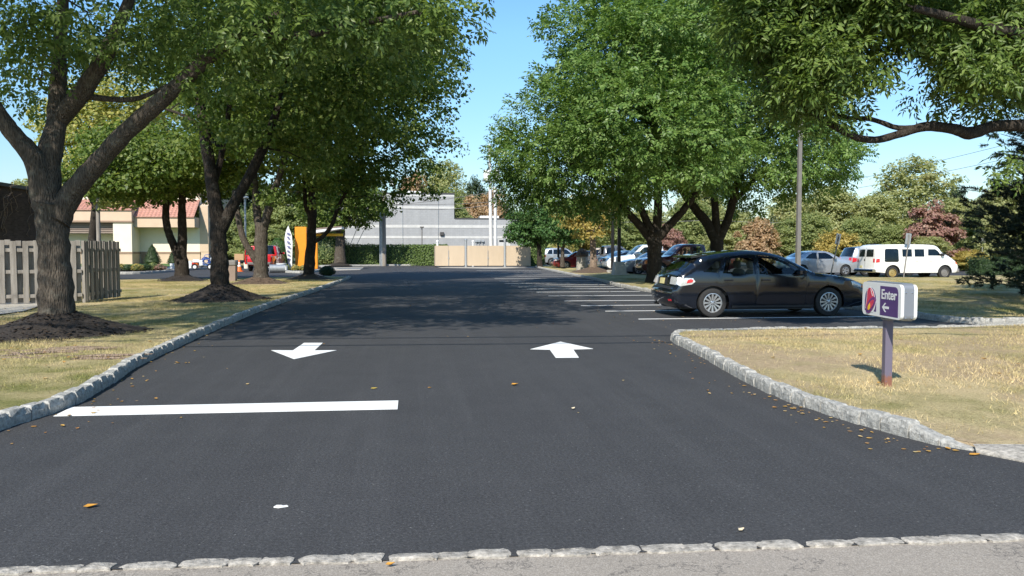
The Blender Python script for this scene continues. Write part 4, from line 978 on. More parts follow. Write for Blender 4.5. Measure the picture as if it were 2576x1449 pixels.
def wood_mat(name, a, b_):
    m, t, b = nodes(name); n = nz(t, 9, 6, .7, objco(t, (1, 1, .09))); n2 = nz(t, 2.2, 4, .6, objco(t)); g = t.nodes.new("ShaderNodeNewGeometry")
    c = ramp(t, n.outputs['Fac'], [(.28, a), (.72, b_)]).outputs[0]
    c = mixc(t, 1.0, c, ramp(t, g.outputs['Random Per Island'], [(0, (.72, .7, .68)), (1, (1.12, 1.1, 1.06))]).outputs[0], 'MULTIPLY')
    c = mixc(t, ramp(t, n2.outputs['Fac'], [(.58, (0, 0, 0)), (.75, (.5, .5, .5))]).outputs[0], c, tuple(x * .5 for x in a))
    L(t, c, b.inputs['Base Color']); b.inputs['Roughness'].default_value = .9; b.inputs['Specular IOR Level'].default_value = .2; bump(t, b, n.outputs['Fac'], .4, .01); return m
M['grey_block'] = wall_mat('painted grey block', (.33, .335, .34), .42, .205, .84, .04, .14)
M['white_band'] = mat('white painted band', (.50, .495, .475), .8, var=.1, vscale=2)
M['dark_brick'] = wall_mat('dark brown brick', (.075, .058, .052), .22, .075, 1.5, .25, .3)
M['stucco_peach'] = mat('peach stucco', (.56, .42, .30), .9, var=.05, vscale=1.5, bmp=.15, bscale=60)
M['stucco_cream'] = mat('cream stucco', (.75, .655, .52), .9, var=.04, vscale=1.5, bmp=.15, bscale=60)
M['stucco_brown'] = mat('brown stucco trim', (.27, .185, .13), .9, var=.08)
M['louver'] = mat('brown louver', (.24, .18, .145), .7, var=.08)
M['roof_edge'] = mat('dark metal coping', (.055, .052, .05), .5)
M['galv'] = mat('galvanised steel', (.42, .44, .45), .45, .6, var=.12, vscale=8)
M['grey_metal'] = mat('grey painted steel', (.19, .18, .17), .5, .1, var=.1, vscale=5)
M['black_metal'] = mat('black painted steel', (.012, .012, .013), .4)
M['white_metal'] = mat('white painted steel', (.72, .72, .70), .45, var=.06)
M['rubber'] = mat('black rubber', (.016, .016, .017), .75, var=.25, vscale=30)
M['pole_wood'] = wood_mat('utility pole wood', (.17, .15, .13), (.34, .31, .27))
M['pole_pale'] = mat('pale pole', (.60, .59, .57), .7, var=.12, vscale=3)
M['fence_wood'] = wood_mat('weathered fence wood', (.17, .155, .14), (.38, .355, .325))
M['gate_panel'] = mat('beige gate panel', (.47, .375, .265), .7, var=.07, vscale=1.2, stretch=(1, 1, .3))
M['orange'] = mat('orange painted panel', (.80, .27, .012), .45, var=.05)
M['yellow'] = mat('yellow painted bar', (.80, .47, .02), .45, var=.05)
M['purple'] = mat('purple sign vinyl', (.085, .042, .16), .4, var=.05)
M['sign_white'] = mat('white sign face', (.72, .72, .70), .35, var=.03)
M['sign_grey'] = mat('grey aluminium', (.22, .235, .26), .45, .35, var=.06)
M['red_paint'] = mat('red vehicle paint', (.50, .016, .016), .25, .1, var=.05, coat=1)
M['cone_orange'] = mat('orange cone plastic', (.85, .16, .02), .5); M['plastic_white'] = mat('white plastic', (.76, .76, .74), .45)
M['cardboard'] = mat('cardboard', (.42, .27, .14), .85, var=.1); M['blue_plastic'] = mat('blue hose', (.03, .10, .38), .4)
M['glass_dark'] = mat('dark window glass', (.02, .024, .028), .06, spec=.8)
M['tyre'] = mat('tyre rubber', (.018, .018, .018), .8, var=.2, vscale=20); M['alloy'] = mat('alloy wheel', (.52, .53, .54), .3, .75, var=.08)
M['black_plastic'] = mat('black plastic', (.018, .018, .019), .5); M['navy'] = mat('navy print', (.13, .14, .28), .7)
def tile_mat():
    m, t, b = nodes('red roof tile'); c = t.nodes.new("ShaderNodeTexCoord"); sp = t.nodes.new("ShaderNodeSeparateXYZ"); L(t, c.outputs['Object'], sp.inputs[0])
    n = nz(t, 3, 4, .6, c.outputs['Object']); cc = ramp(t, n.outputs['Fac'], [(.3, (.40, .19, .14)), (.7, (.50, .265, .20))]).outputs[0]
    L(t, cc, b.inputs['Base Color']); b.inputs['Roughness'].default_value = .75; return m
M['tile'] = tile_mat()

# ------------------------------------------------------------------ grey building
d = 95.0
def wx(px, dd): return W((px - CX) * dd / F, dd)
def zz(py, dd): return H + (630 - py) * dd / F
A = wx(852, d); B_ = wx(1143, d); C_ = wx(1336, d); Y0 = B_.y
root = thing('grey_building', 'long grey block building with white bands behind the hedge', 'building', (B_.x, Y0, 0))
xa, xb, xc = A.x - B_.x, 0.0, C_.x - B_.x; hz_, lz_ = zz(489, d), zz(551, d)
b = MB(); b.prism([(xa, 0), (xc, 0), (xc, lz_), (xb, lz_), (xb, hz_), (xa, hz_)], 0, 18, FACING_Y); b.build('wall', M['grey_block'], root)
for z0, z1, x1 in ((zz(520, d), zz(526, d), xb), (zz(566.5, d), zz(573.5, d), xc), (zz(594, d), zz(600, d), xc), (zz(492, d), zz(495.5, d), xb)):
    b = MB(); b.box(xa - .01, x1 + .02, -.03, .2, z1, z0, 0); b.build('white_band', M['white_band'], root)
b = MB(); b.box(xa, xb + .08, -.08, 18.08, hz_ + .002, hz_ + .13); b.box(xb + .09, xc + .08, -.08, 18.08, lz_ + .002, lz_ + .12); b.build('roof_coping', M['roof_edge'], root)
def at_px(px): return wx(px, d).x - B_.x
b = MB(); b.box(at_px(1017), at_px(1060), 3, 5, hz_ + .14, hz_ + .55, .03); b.build('roof_unit', M['white_metal'], root)
b = MB(); b.box(at_px(1212), at_px(1261), 2, 4.5, lz_ + .13, zz(541, d), .03); b.build('roof_unit', M['white_metal'], root)
b = MB(); b.box(at_px(1107), at_px(1117), -.32, -.01, zz(593, d), zz(584, d), .05); b.build('wall_lamp', M['roof_edge'], root)
b = MB(); b.box(at_px(1255), at_px(1286), -.05, 0, .1, zz(602, d)); o = b.build('roller_door', M['white_band'], root)
b = MB(); b.box(at_px(1257), at_px(1284), -.058, -.052, zz(609, d), zz(603.5, d)); b.build('transom', M['glass_dark'], o)
for px in (1199, 1206, 1215):
    b = MB(); b.box(at_px(px) - .16, at_px(px) + .16, -.25, -.005, zz(609, d), zz(604, d), .02); b.tube([(at_px(px), -.12, zz(609, d)), (at_px(px), -.12, .4)], .05, 6); b.build('electric_meter', M['galv'], root)
for px in (1103, 1014):                                                  # thin downpipe lines
    b = MB(); b.tube([(at_px(px), -.06, .2), (at_px(px), -.06, (hz_ if px < 1143 else lz_) - .2)], .025, 6); b.build('downpipe', M['galv'], root)
b = MB(); b.box(at_px(977), at_px(1004), -.04, 0, zz(634, d), zz(628, d)); b.build('vent', M['white_metal'], root)
# blue and white sign at the far right end of the building
q = wx(1341, 88); r = thing('street_sign', 'small blue and white sign at the right end of the grey building', 'sign', (q.x, q.y, 0))
b = MB(); b.tube([(0, 0, 0), (0, 0, zz(602, 88))], .05, 8); b.build('post', M['galv'], r)
b = MB(); b.box(-.35, .35, -.06, -.02, zz(612, 88), zz(602, 88)); o = b.build('sign_face', M['sign_white'], r)
b = MB(); b.box(-.28, .28, -.066, -.062, zz(611.5, 88), zz(609, 88)); b.box(-.3, .3, -.066, -.062, zz(607.3, 88), zz(603, 88)); b.build('blue_panel', M['blue_plastic'], o)
# small black lamp post in front of the wall
q = wx(1062, 86); r = thing('lamp_post', 'small dark lamp post standing against the middle of the grey wall', 'lamp post', (q.x, q.y, 0))
b = MB(); b.tube([(0, 0, 0), (0, 0, zz(573, 86))], .06, 8); b.build('pole', M['grey_metal'], r)
b = MB(); b.box(-.22, .22, -.3, .12, zz(573, 86), zz(570, 86), .03); b.build('lamp_head', M['grey_metal'], r)

# ------------------------------------------------------------------ beige gate enclosure
d = 71.0; q0 = wx(1095, d); y0 = q0.y
root = thing('gate_enclosure', 'beige panelled gate enclosure with white topped posts at the end of the driveway', 'enclosure', (q0.x, y0, 0))
def ex(px): return wx(px, d).x - q0.x
zt = zz(617.5, d)
for i, (a, c, dy) in enumerate(((1095, 1148, 0.0), (1150, 1169.5, .05), (1177, 1227.5, .0), (1229.5, 1269, .06), (1276, 1339, .0))):
    pass
for a, c, dy, nm in ((1095, 1128.2, 0, 'gate'), (1128.9, 1168, .05, 'gate'), (1177, 1227.3, 0, 'gate'), (1229.4, 1268, .06, 'gate'), (1276, 1339, 0, 'fixed_panel')):
    b = MB(); x0, x1 = ex(a), ex(c)
    b.box(x0, x1, dy - .03, dy + .03, .12, zt - .02, .008)
    for k in range(int((x1 - x0) / .3)): b.box(x0 + .3 * k + .28, x0 + .3 * k + .286, dy - .033, dy - .031, .14, zt - .04)
    o = b.build(nm, M['gate_panel'], root)
    if nm == 'gate' and a in (1128.9, 1229.4):
        h = MB(); h.box(x0 - .06, x0 + .05, dy - .10, dy - .035, .75, .88, .01); h.tube([(x0 - .01, dy - .07, .15), (x0 - .01, dy - .07, 1.5)], .025, 6); h.build('latch', M['galv'], o)
for px, dy in ((1172.5, -.02), (1272.5, -.02)):
    b = MB(); b.lathe([(.11, 0), (.11, zz(606, d)), (.14, zz(606, d) + .01), (.14, zz(602.5, d)), (.09, zz(601, d))], 14, Matrix.Translation((ex(px), dy, 0))); b.build('gate_post', M['galv'], root, True)
for px, dy in ((1103, 3.0), (1197, 3.2)):
    b = MB(); b.lathe([(.1, 0), (.1, zz(608, d)), (.13, zz(608, d) + .01), (.13, zz(604.5, d)), (.08, zz(603, d))], 14, Matrix.Translation((ex(px), dy, 0))); b.build('rear_post', M['white_metal'], root, True)
b = MB(); b.box(ex(1339) - .05, ex(1339), .04, 4.5, .1, zt - .03); b.box(ex(1095), ex(1095) + .05, .04, 4.5, .1, zt - .03); b.box(ex(1095), ex(1339), 4.51, 4.57, .1, zt - .03); b.build('side_panel', M['gate_panel'], root)

# ------------------------------------------------------------------ utility poles and wires
d = 80.0
def pole(name, label, px, pxt, dd, top, r0, r1, m, cat='utility pole'):
    q = wx(px, dd); root = thing(name, label, cat, (q.x, q.y, 0)); b = MB()
    off = wx(pxt, dd) - q; b.tube([(0, 0, 0), (off.x * .5, 0, zz(top, dd) / 2), (off.x, 0, zz(top, dd))], [r0, (r0 + r1) / 2, r1], 12); b.build('pole', m, root, True); return root
r = pole('utility_pole', 'tall pale utility pole carrying transformers, behind the gate enclosure', 1236, 1232, d, 366, .22, .12, M['pole_pale'])
for px, nm in ((1227, 'transformer'), (1251, 'transformer')):
    o_ = wx(px, d).x - wx(1238, d).x; b = MB()
    b.lathe([(.32, zz(457, d)), (.36, zz(455, d)), (.36, zz(432, d)), (.30, zz(430, d)), (.05, zz(429, d))], 14, Matrix.Translation((o_, -.15, 0))); b.tube([(o_, -.15, zz(430, d)), (o_ + .1, -.1, zz(425, d))], .05, 6); b.build(nm, M['white_metal'], r, True)
b = MB(); b.box(-.9, 1.0, -.12, .02, zz(458, d), zz(456, d)); b.box(-.2, 1.5, -.1, 0, zz(385, d), zz(383, d)); b.box(-.7, .6, -.1, 0, zz(398, d), zz(396, d)); b.build('crossarm', M['grey_metal'], r)
b = MB(); b.tube([(.2, -.25, zz(457, d)), (.35, -.3, zz(500, d)), (.28, -.3, zz(640, d))], .05, 6); b.tube([(.75, -.1, zz(457, d)), (1.0, -.1, zz(480, d)), (.55, -.2, zz(510, d))], .04, 6)
b.tube([(-.2, -.1, zz(432, d)), (-.35, -.15, zz(415, d)), (0, -.15, zz(398, d))], .03, 5); b.tube([(.9, -.1, zz(432, d)), (1.0, -.15, zz(420, d)), (.4, -.1, zz(398, d))], .03, 5); b.build('cable', M['black_metal'], r)
b = MB()
for z in (470, 500, 530, 560, 590): b.box(.15, .32, -.35, -.2, zz(z + 2, d), zz(z, d))
b.build('bracket', M['galv'], r)
r = pole('utility_pole', 'shorter white pole standing tight against the pole with transformers', 1246.5, 1246, d - .6, 472, .17, .15, M['pole_pale'])
r = pole('utility_pole', 'weathered wooden pole with steel conduits, in front of the left part of the hedge', 966, 966, 76.5, 480, .23, .19, M['pole_wood'])
for k, px in enumerate((957, 961.5)):
    b = MB(); o_ = wx(px, 76.5).x - wx(966, 76.5).x; b.tube([(o_, -.1, 0), (o_, -.1, zz(483, 76.5))], .085, 8); b.build('conduit', M['galv'], r, True)
b = MB(); b.box(-.1, 1.6, -.28, -.2, zz(512.5, 76.5), zz(511.5, 76.5)); b.box(1.15, 1.75, -.36, -.16, zz(514, 76.5), zz(511, 76.5), .03); b.build('street_lamp', M['white_metal'], r)
b = MB(); b.lathe([(.22, zz(470, 76.5)), (.25, zz(469, 76.5)), (.25, zz(456, 76.5)), (.1, zz(454, 76.5))], 12, Matrix.Translation((.85, -.1, 0))); b.build('transformer', M['white_metal'], r, True)
q = G(880, 662); r_ = MB()
for k, (x0, y0_, x1, y1_) in enumerate(((878, 655, 934, 575), (866, 652, 908, 585))):
    r_ = MB(); r_.tube([wx(x0, 78) + Vector((0, 0, zz(y0_, 78))) , wx(x1, 77.2) + Vector((0, 0, zz(y1_ - 30, 77.2)))], .03, 5)
    o = r_.build('guy_wire', M['pole_pale'], None); tag(o, ('right' if k == 0 else 'left') + ' hand slanting guy wire in front of the hedge by the wooden pole', 'guy wire')
def wire(pts, r, label, sag=.4, n=10, group=None):
    b = MB(); path = []
    for (a, c) in zip(pts, pts[1:]):
        a, c = Vector(a), Vector(c)
        for k in range(n): u = k / n; p = a.lerp(c, u); p.z -= sag * 4 * u * (1 - u); path.append(p)
    path.append(Vector(pts[-1])); b.tube(path, r, 5); o = b.build('power_line', M['grey_metal'], None); tag(o, label, 'power line', group); return o
wire([P(720, 515, 77), P(966, 519, 76.5), P(1232, 484, 80), P(1420, 500, 84)], .028, 'uppermost cable between the wooden pole and the transformer pole', .1)
wire([P(966, 513, 76.5), P(1236, 508, 80), P(1500, 500, 86)], .022, 'cable sagging across the grey wall, second from top', .15)
wire([P(966, 521, 76.5), P(1236, 515, 80), P(1500, 512, 86)], .026, 'lowest dark cable across the white band of the grey wall', .35)
wire([P(2050, 470, 90), P(2576, 352, 62)], .02, 'upper thin power line above the wood at right', .2)
wire([P(2050, 490, 90), P(2620, 380, 62)], .02, 'lower thin power line above the wood at right', .2)
wire([P(1500, 558, 72), P(1800, 553, 70), P(2000, 560, 70)], .02, 'thin cable passing behind the two big ash trunks', .1)
# the street's own lines run over the viewer's head and shade the driveway
for hgt, yy, lb in ((6.3, 12.55, 'nearer of two cables over the driveway mouth, casting thin shadows'), (6.9, 13.55, 'farther of two cables over the driveway mouth, casting thin shadows')):
    k = hgt / math.tan(SUN_EL); yw = yy - k * math.cos(SUN_AZ)
    wire([(-30, yw + 1.0, hgt + .3), (0, yw + .0, hgt), (30, yw - 1.0, hgt + .3)], .028, lb, .0)

# ------------------------------------------------------------------ wooden fence
def shadow_fence(label, p0, p1, h, seed, name='wooden_fence'):
    p0, p1 = Vector((*p0, 0)), Vector((*p1, 0)); v = p1 - p0; ln = v.length; ang = math.atan2(v.y, v.x); rnd = random.Random(seed)
    root = thing(name, label, 'fence', (p0.x, p0.y, .1), ang)
    n = int(ln / .128)
    for k in range(n):
        x = k * ln / n; front = (k % 2 == 0); b = MB(); w_ = rnd.uniform(.128, .14); t = rnd.uniform(-.012, .012); hh = h + rnd.uniform(-.02, .02)
        y0_ = -.055 if front else .055
        vs = []
        T = Matrix.Translation((x, y0_, .03 + rnd.uniform(0, .03))) @ Matrix.Rotation(t, 4, 'Y')
        b.box(0, w_, -.009, .009, 0, hh - .03, .003, T); b.build('board', M['fence_wood'], root)
    for z in (.22, h * .52, h * .86):
        b = MB(); b.box(0, ln, -.042, .042, z - .045, z + .045); b.build('rail', M['fence_wood'], root)
    for k in range(int(ln / 2.4) + 1):
        x = min(k * 2.4, ln - .1) + (.0); b = MB(); b.box(x - .045, x + .045, -.044, .044, -.05, h + .02, .01); b.build('post', M['fence_wood'], root)
    return root
fc = gp(211, 762, .1); fe = gp(303, 750, .1); fl = gp(-130, 772, .1)
shadow_fence('sunlit front of the weathered board fence, behind the nearest trunk', fl, (fc[0] - .04, fc[1]), 1.64, 5)
shadow_fence('shaded return side of the weathered board fence, facing the driveway', (fc[0], fc[1] + .06), fe, 1.64, 6)

# ------------------------------------------------------------------ dark brick building at left
root = thing('brick_building', 'dark brick building behind the wooden fence at far left', 'building', (-17, 39.6, 0))
b = MB(); b.box(-14, 0, -22, 0, 0, 4.15); b.build('wall', M['dark_brick'], root)
b = MB(); b.box(-14.1, .07, -22.1, .07, 4.152, 4.3); b.build('roof_coping', M['roof_edge'], root)
b = MB(); b.tube([(.10, -6.9, .1), (.10, -6.9, 2.95)], .06, 8); b.box(.01, .2, -7.02, -6.78, 2.95, 3.2, .01); b.build('downpipe', M['galv'], root)
b = MB(); b.box(.01, .35, -7.6, -6.4, .9, 1.15, .02); b.build('ledge', M['concrete_old'], root)
rs = random.Random(4)                                                    # bare vine stems climbing the wall
b = MB()
for k in range(14):
    y = -rs.uniform(1.0, 6.6); p = [Vector((.03, y, rs.uniform(2.0, 3.2)))]
    for j in range(7): p.append(p[-1] + Vector((rs.uniform(.0, .05), rs.uniform(-.28, .28), rs.uniform(.05, .32))))
    p[-1].x += .25; b.tube(p, [.012] * 6 + [.008, .004], 4, False)
o = b.build('bare_vine', M['bark_pale'], None); o.location = (-17, 39.6, 0); tag(o, 'leafless vine stems climbing over the dark brick wall', 'vine')

# ------------------------------------------------------------------ beige restaurant building
d = 85.0; q = wx(490, d); bx, by = q.x, q.y
root = thing('tile_roof_building', 'beige and cream building with a red tile mansard roof', 'building', (bx, by, 0))
def bxp(px, dd=d): return wx(px, dd).x - bx
def bz(py): return zz(py, 89)
xl, xm0, xm1 = bxp(110), bxp(298), bxp(342)
b = MB(); b.box(xl, 0, 2.2, 16, 1.35, 3.95); b.build('wall', M['stucco_cream'], root)                       # recessed front
b = MB(); b.box(xl, 0, 2.16, 2.2 + .0, .0, 1.13); b.box(xl, 0, 2.2, 16, 0, 1.13); b.build('base_wall', M['stucco_peach'], root)
b = MB(); b.box(xl, .02, 2.12, 16, 1.132, 1.348); b.build('trim_band', M['stucco_brown'], root)
b = MB(); b.box(0.0, .9, 2.22, 13, 1.35, 6.35); b.prism([(2.22, 6.35), (13, 6.35), (13, 7.6), (5.6, 7.6)], 0.0, .9, Matrix(((0, 0, 1, 0), (1, 0, 0, 0), (0, 1, 0, 0), (0, 0, 0, 1)))); b.build('end_wall', M['stucco_peach'], root)
b = MB(); b.box(0.02, .88, 2.26, 13, 0, 1.349); b.build('end_wall_base', M['stucco_peach'], root)
b = MB(); b.box(.902, .96, 2.2, 13.02, 1.13, 1.36); b.build('trim_band', M['stucco_brown'], root)
b = MB(); b.box(xm0, xm1, -.3, 2.19, 1.352, 4.6); b.build('pillar', M['stucco_cream'], root)
b = MB(); b.box(xm0, xm1, -.3, 2.1, 0, 1.128); b.build('pillar_base', M['stucco_peach'], root)
b = MB(); b.box(xm0 - .03, xm1 + .03, -.34, 2.08, 1.131, 1.349); b.build('trim_band', M['stucco_brown'], root)
b = MB(); b.box(xl, xm1 + .06, -.4, 3.0, 4.62, 5.75); b.build('fascia', M['stucco_peach'], root)
b = MB(); b.box(xl, xm1 + .1, -.46, 2.9, 4.44, 4.618); b.build('fascia_trim', M['stucco_brown'], root)
b = MB(); b.box(xm1 + .08, -.02, .3, 3.0, 3.97, 5.05); b.build('fascia', M['stucco_peach'], root)
b = MB(); x = bxp(418)
for dx, dz in ((-.12, .1), (.02, .14), (.14, .05), (.0, 0), (-.1, -.04), (.12, -.05)): b.lathe([(.0, 0), (.085, .0), (.085, .03), (0, .03)], 8, Matrix.Translation((x + dx, .29, 4.45 + dz)) @ Matrix.Rotation(math.pi / 2, 4, 'X'))
b.build('emblem', M['stucco_brown'], root)
b = MB(); b.box(xl, xm0 - .02, .3, .42, 3.28, 4.42)
for k in range(5): b.box(xl, xm0 - .02, .22, .30, 3.32 + k * .21, 3.46 + k * .21)
b.build('louver_panel', M['louver'], root)
b = MB(); b.box(bxp(345), bxp(366), 2.08, 2.118, 0.02, 1.128); b.build('painted_shade', M['stucco_brown'], root)  # brown slab laid in as the pillar's shade on the base wall
def tiles(x0, x1, y0, z0, y1, z1):
    b = MB(); rows = 9; nx = int((x1 - x0) / .13)
    for r_ in range(rows):
        ya, yb = y0 + (y1 - y0) * r_ / rows, y0 + (y1 - y0) * (r_ + 1) / rows; za, zb = z0 + (z1 - z0) * r_ / rows, z0 + (z1 - z0) * (r_ + 1) / rows
        vs = []
        for i in range(nx + 1):
            u = x0 + (x1 - x0) * i / nx; wv = .045 * math.sin(i * math.pi / 1.5)
            vs += [(u, ya - .06, za + wv), (u, yb + .0, zb + wv - .03)]
        b.add(vs, [(2 * i, 2 * i + 2, 2 * i + 3, 2 * i + 1) for i in range(nx)])
        b.add([(x0, ya - .06, za - .1), (x1, ya - .06, za - .1), (x1, ya - .06, za), (x0, ya - .06, za)], [(0, 1, 2, 3)])
    return b.build('tile_roof', M['tile'], root)
tiles(xl, xm1 + .08, -.5, 5.80, 2.6, 7.05); tiles(xm1 + .1, -.03, .2, 5.12, 2.7, 7.1)
b = MB(); b.box(xl, xm1 + .1, -.52, .0, 5.755, 5.83); b.box(xm1 + .12, 0, .16, .6, 5.055, 5.13); b.build('gutter', M['roof_edge'], root)
b = MB(); b.box(xl, .0, 2.75, 12, 6.4, 7.55); b.build('parapet', M['stucco_cream'], root)
b = MB(); b.box(xl, .0, 2.6, 12.1, 7.552, 7.7); b.build('roof_coping', M['stucco_brown'], root)
b = MB(); b.box(.905, 1.15, 4.6, 4.95, 3.1, 4.0, .03); b.build('wall_lamp', M['black_metal'], root)
b = MB(); b.box(xl + .5, xl + .9, 5, 5.4, 7.71, 8.1, .02); b.box(bxp(238), bxp(246), 5, 5.4, 7.71, 8.15, .02); b.build('roof_vent', M['white_metal'], root)
# strip of watered grass, walk and kerbed planting beds before it
sheet('lawn', [gp(120, 672.0), gp(560, 672.0), gp(575, 664.5), gp(120, 664.5)], .06, M['green_lawn'], 2.5, .02)
sheet('path', [gp(60, 681), gp(420, 679), gp(480, 672.5), gp(60, 672.5)], .05, M['concrete'])
BK = [gp(210, 690), gp(330, 690), gp(400, 687), gp(460, 682), gp(520, 677), gp(600, 674.5)]
kerb([(q.x, q.y) for q in catmull([(x, y, 0) for x, y in BK], 4)], 1, .16, .2, 22, (.35, .6))
sheet('planting_bed', [gp(212, 689), gp(330, 689), gp(400, 686), gp(455, 681.5), gp(420, 680), gp(214, 681.5)], .07, M['mulch'])
BK2 = [gp(640, 673.5), gp(705, 675), gp(708, 684), gp(735, 687), gp(772, 687), gp(806, 683), gp(818, 677), gp(808, 672)]
kerb([(q.x, q.y) for q in catmull([(x, y, 0) for x, y in BK2], 4)], 1, .16, .2, 23, (.35, .6))
sheet('planting_bed', [gp(709, 683), gp(735, 686), gp(772, 686), gp(805, 682.5), gp(815, 677), gp(806, 673), gp(700, 671.5)], .07, M['mulch'])
sheet('lawn', [gp(600, 672), gp(700, 671.5), gp(800, 669.8), gp(1095, 667.5), gp(1095, 663.5), gp(600, 664)], .05, M['lawn'], 3, .01)
kerb([gp(808, 671), gp(900, 669.8), gp(1000, 668.8), gp(1093, 668.3)], 1, .15, .2, 24, (.5, .9))
PLN = 'small plants in the kerbed beds'
for i, (px, py, r_, h_, mk, lb) in enumerate(((265, 684, .38, .40, 'd', 'dark spreading plant at the left end of the kerbed bed'), (283, 684, .42, .75, 'o', 'tall rusty plant in the left kerbed bed'), (303, 684, .45, .5, 'y', 'yellow flowering plant in the left kerbed bed'), (322, 684, .42, .45, 'd', 'blue green plant in the left kerbed bed'),
    (345, 684, .45, .5, 'y', 'second yellow plant in the left kerbed bed'), (365, 683, .5, .5, 'd', 'dark green plant near the right end of the left bed'), (385, 682, .42, .55, 'b', 'green plant between dark and russet plants'), (402, 682, .5, .42, 'r', 'russet plant at the right end of the left bed'),
    (718, 683, .35, .45, 'b', 'green plant beside the white bucket stack'), (745, 684, .35, .4, 'y', 'yellow plant before the orange panel'), (765, 684, .38, .42, 'y', 'brighter yellow plant right of the orange panel foot'))):
    q = G(px, py); shrub('bed_plant', lb, (q.x, q.y, .06), r_, h_, M[{'d': 'dark_leaf', 'o': 'wood_o', 'y': 'wood_y', 'b': 'wood_b', 'r': 'wood_r'}[mk]], 200 + i, 420, .09, 'round', PLN, 'plant')

# ------------------------------------------------------------------ drive-through menu canopy, banner and the striping crew's things
d = 62.0; q = wx(758, d); z0 = .06
root = thing('menu_canopy', 'orange menu board panel with post, yellow bar and tilted roof', 'canopy', (q.x, q.y, z0))
def ox(px): return wx(px, d).x - q.x
b = MB(); b.box(ox(744), ox(772.5), -.2, .2, .0, zz(573, d), .03); b.build('panel', M['orange'], root)
b = MB(); b.box(ox(792), ox(799), -.15, .15, .0, zz(610, d), .02); b.build('post', M['orange'], root)
b = MB(); b.box(ox(772), ox(863), -.1, .1, zz(596, d), zz(589.5, d), .02); b.build('bar', M['yellow'], root)
b = MB(); b.prism([(ox(790), zz(590, d)), (ox(862), zz(578, d)), (ox(863), zz(574, d)), (ox(790), zz(581, d))], -1.1, .9, FACING_Y); o = b.build('roof', M['white_metal'], root)
b = MB(); b.prism([(ox(789), zz(580.9, d)), (ox(863), zz(573.9, d)), (ox(863.4), zz(571.5, d)), (ox(789), zz(578, d))], -1.14, .95, FACING_Y); b.build('roof_deck', M['louver'], o)
b = MB(); b.box(ox(778), ox(791), -.1, .1, .9, zz(604, d), .02); b.build('menu_board', M['louver'], root)
# feather banner
q = wx(727, 61); root = thing('feather_banner', 'white feather banner with navy print beside the orange panel', 'banner', (q.x, q.y, .06))
pr = [(-.02, 0), (.22, .02), (.24, .9), (.30, 2.0), (.24, 2.6), (.06, 3.1), (-.02, 3.35), (-.2, 2.9), (-.3, 2.3), (-.24, 1.6), (-.10, .7)]
b = MB(); vs = []; 
for s_ in (-.012, .012):
    for x, z in pr: vs.append((x, s_ + .06 * math.sin(z * 2.4), z))
n = len(pr); b.add(vs, [tuple(range(n - 1, -1, -1)), tuple(range(n, 2 * n))] + [(i, (i + 1) % n, n + (i + 1) % n, n + i) for i in range(n)]); o = b.build('cloth', M['sign_white'], root)
b = MB()
for k, z in enumerate((.7, 1.0, 1.3, 1.65, 2.0, 2.35, 2.65)): b.prism([(-.12 + .03 * (k % 2), z + .05), (.10, z - .02), (.16 - .04 * (k % 3), z + .06), (.02, z + .13), (-.09, z + .16)], -.07 + .06 * math.sin(z * 2.4), -.055 + .06 * math.sin(z * 2.4), FACING_Y)
b.build('print', M['navy'], o)
b = MB(); b.tube([(0, .1, -.05), (.0, .1, 2.2), (-.02, .1, 3.4)], [.02, .018, .008], 6); b.build('pole', M['galv'], root)
# light pole by the pickup, post before the beige building
q = wx(619, 72); r = thing('light_pole', 'slim grey light pole behind the open door of the red pickup', 'light pole', (q.x, q.y, 0))
b = MB(); b.tube([(0, 0, 0), (0, 0, zz(500, 72))], .09, 8); b.build('pole', M['galv'], r, True); b = MB(); b.box(-.3, .3, -.5, .1, zz(500, 72), zz(495, 72), .04); b.build('lamp_head', M['galv'], r)
q = wx(250, 58); r = thing('wooden_post', 'brown wooden post in front of the louvered wall of the beige building', 'post', (q.x, q.y, 0))
b = MB(); b.tube([(0, 0, 0), (0, 0, zz(470, 58))], [.16, .13], 10); b.build('pole', M['pole_wood'], r, True); b = MB(); b.box(-.3, .3, -.06, .06, zz(480, 58), zz(477, 58), .01); b.build('crosspiece', M['pole_wood'], r)
# refuse bin hidden partly by the second trunk
q = G(582, 712); r = thing('refuse_bin', 'dark brown refuse bin just right of the second trunk', 'bin', (q.x, q.y, .0)); r.scale = (.74, .74, .92)
b = MB(); vs = [(-.29, -.3, 0), (.29, -.3, 0), (.29, .3, 0), (-.29, .3, 0), (-.33, -.34, .86), (.33, -.34, .86), (.33, .34, .86), (-.33, .34, .86)]; b.add(vs, [(3, 2, 1, 0), (4, 5, 6, 7), (0, 1, 5, 4), (1, 2, 6, 5), (2, 3, 7, 6), (3, 0, 4, 7)]); b.build('body', M['louver'], r)
b = MB(); b.box(-.37, .37, -.38, .38, .862, 1.14, .06); b.build('lid', M['grey_metal'], r)
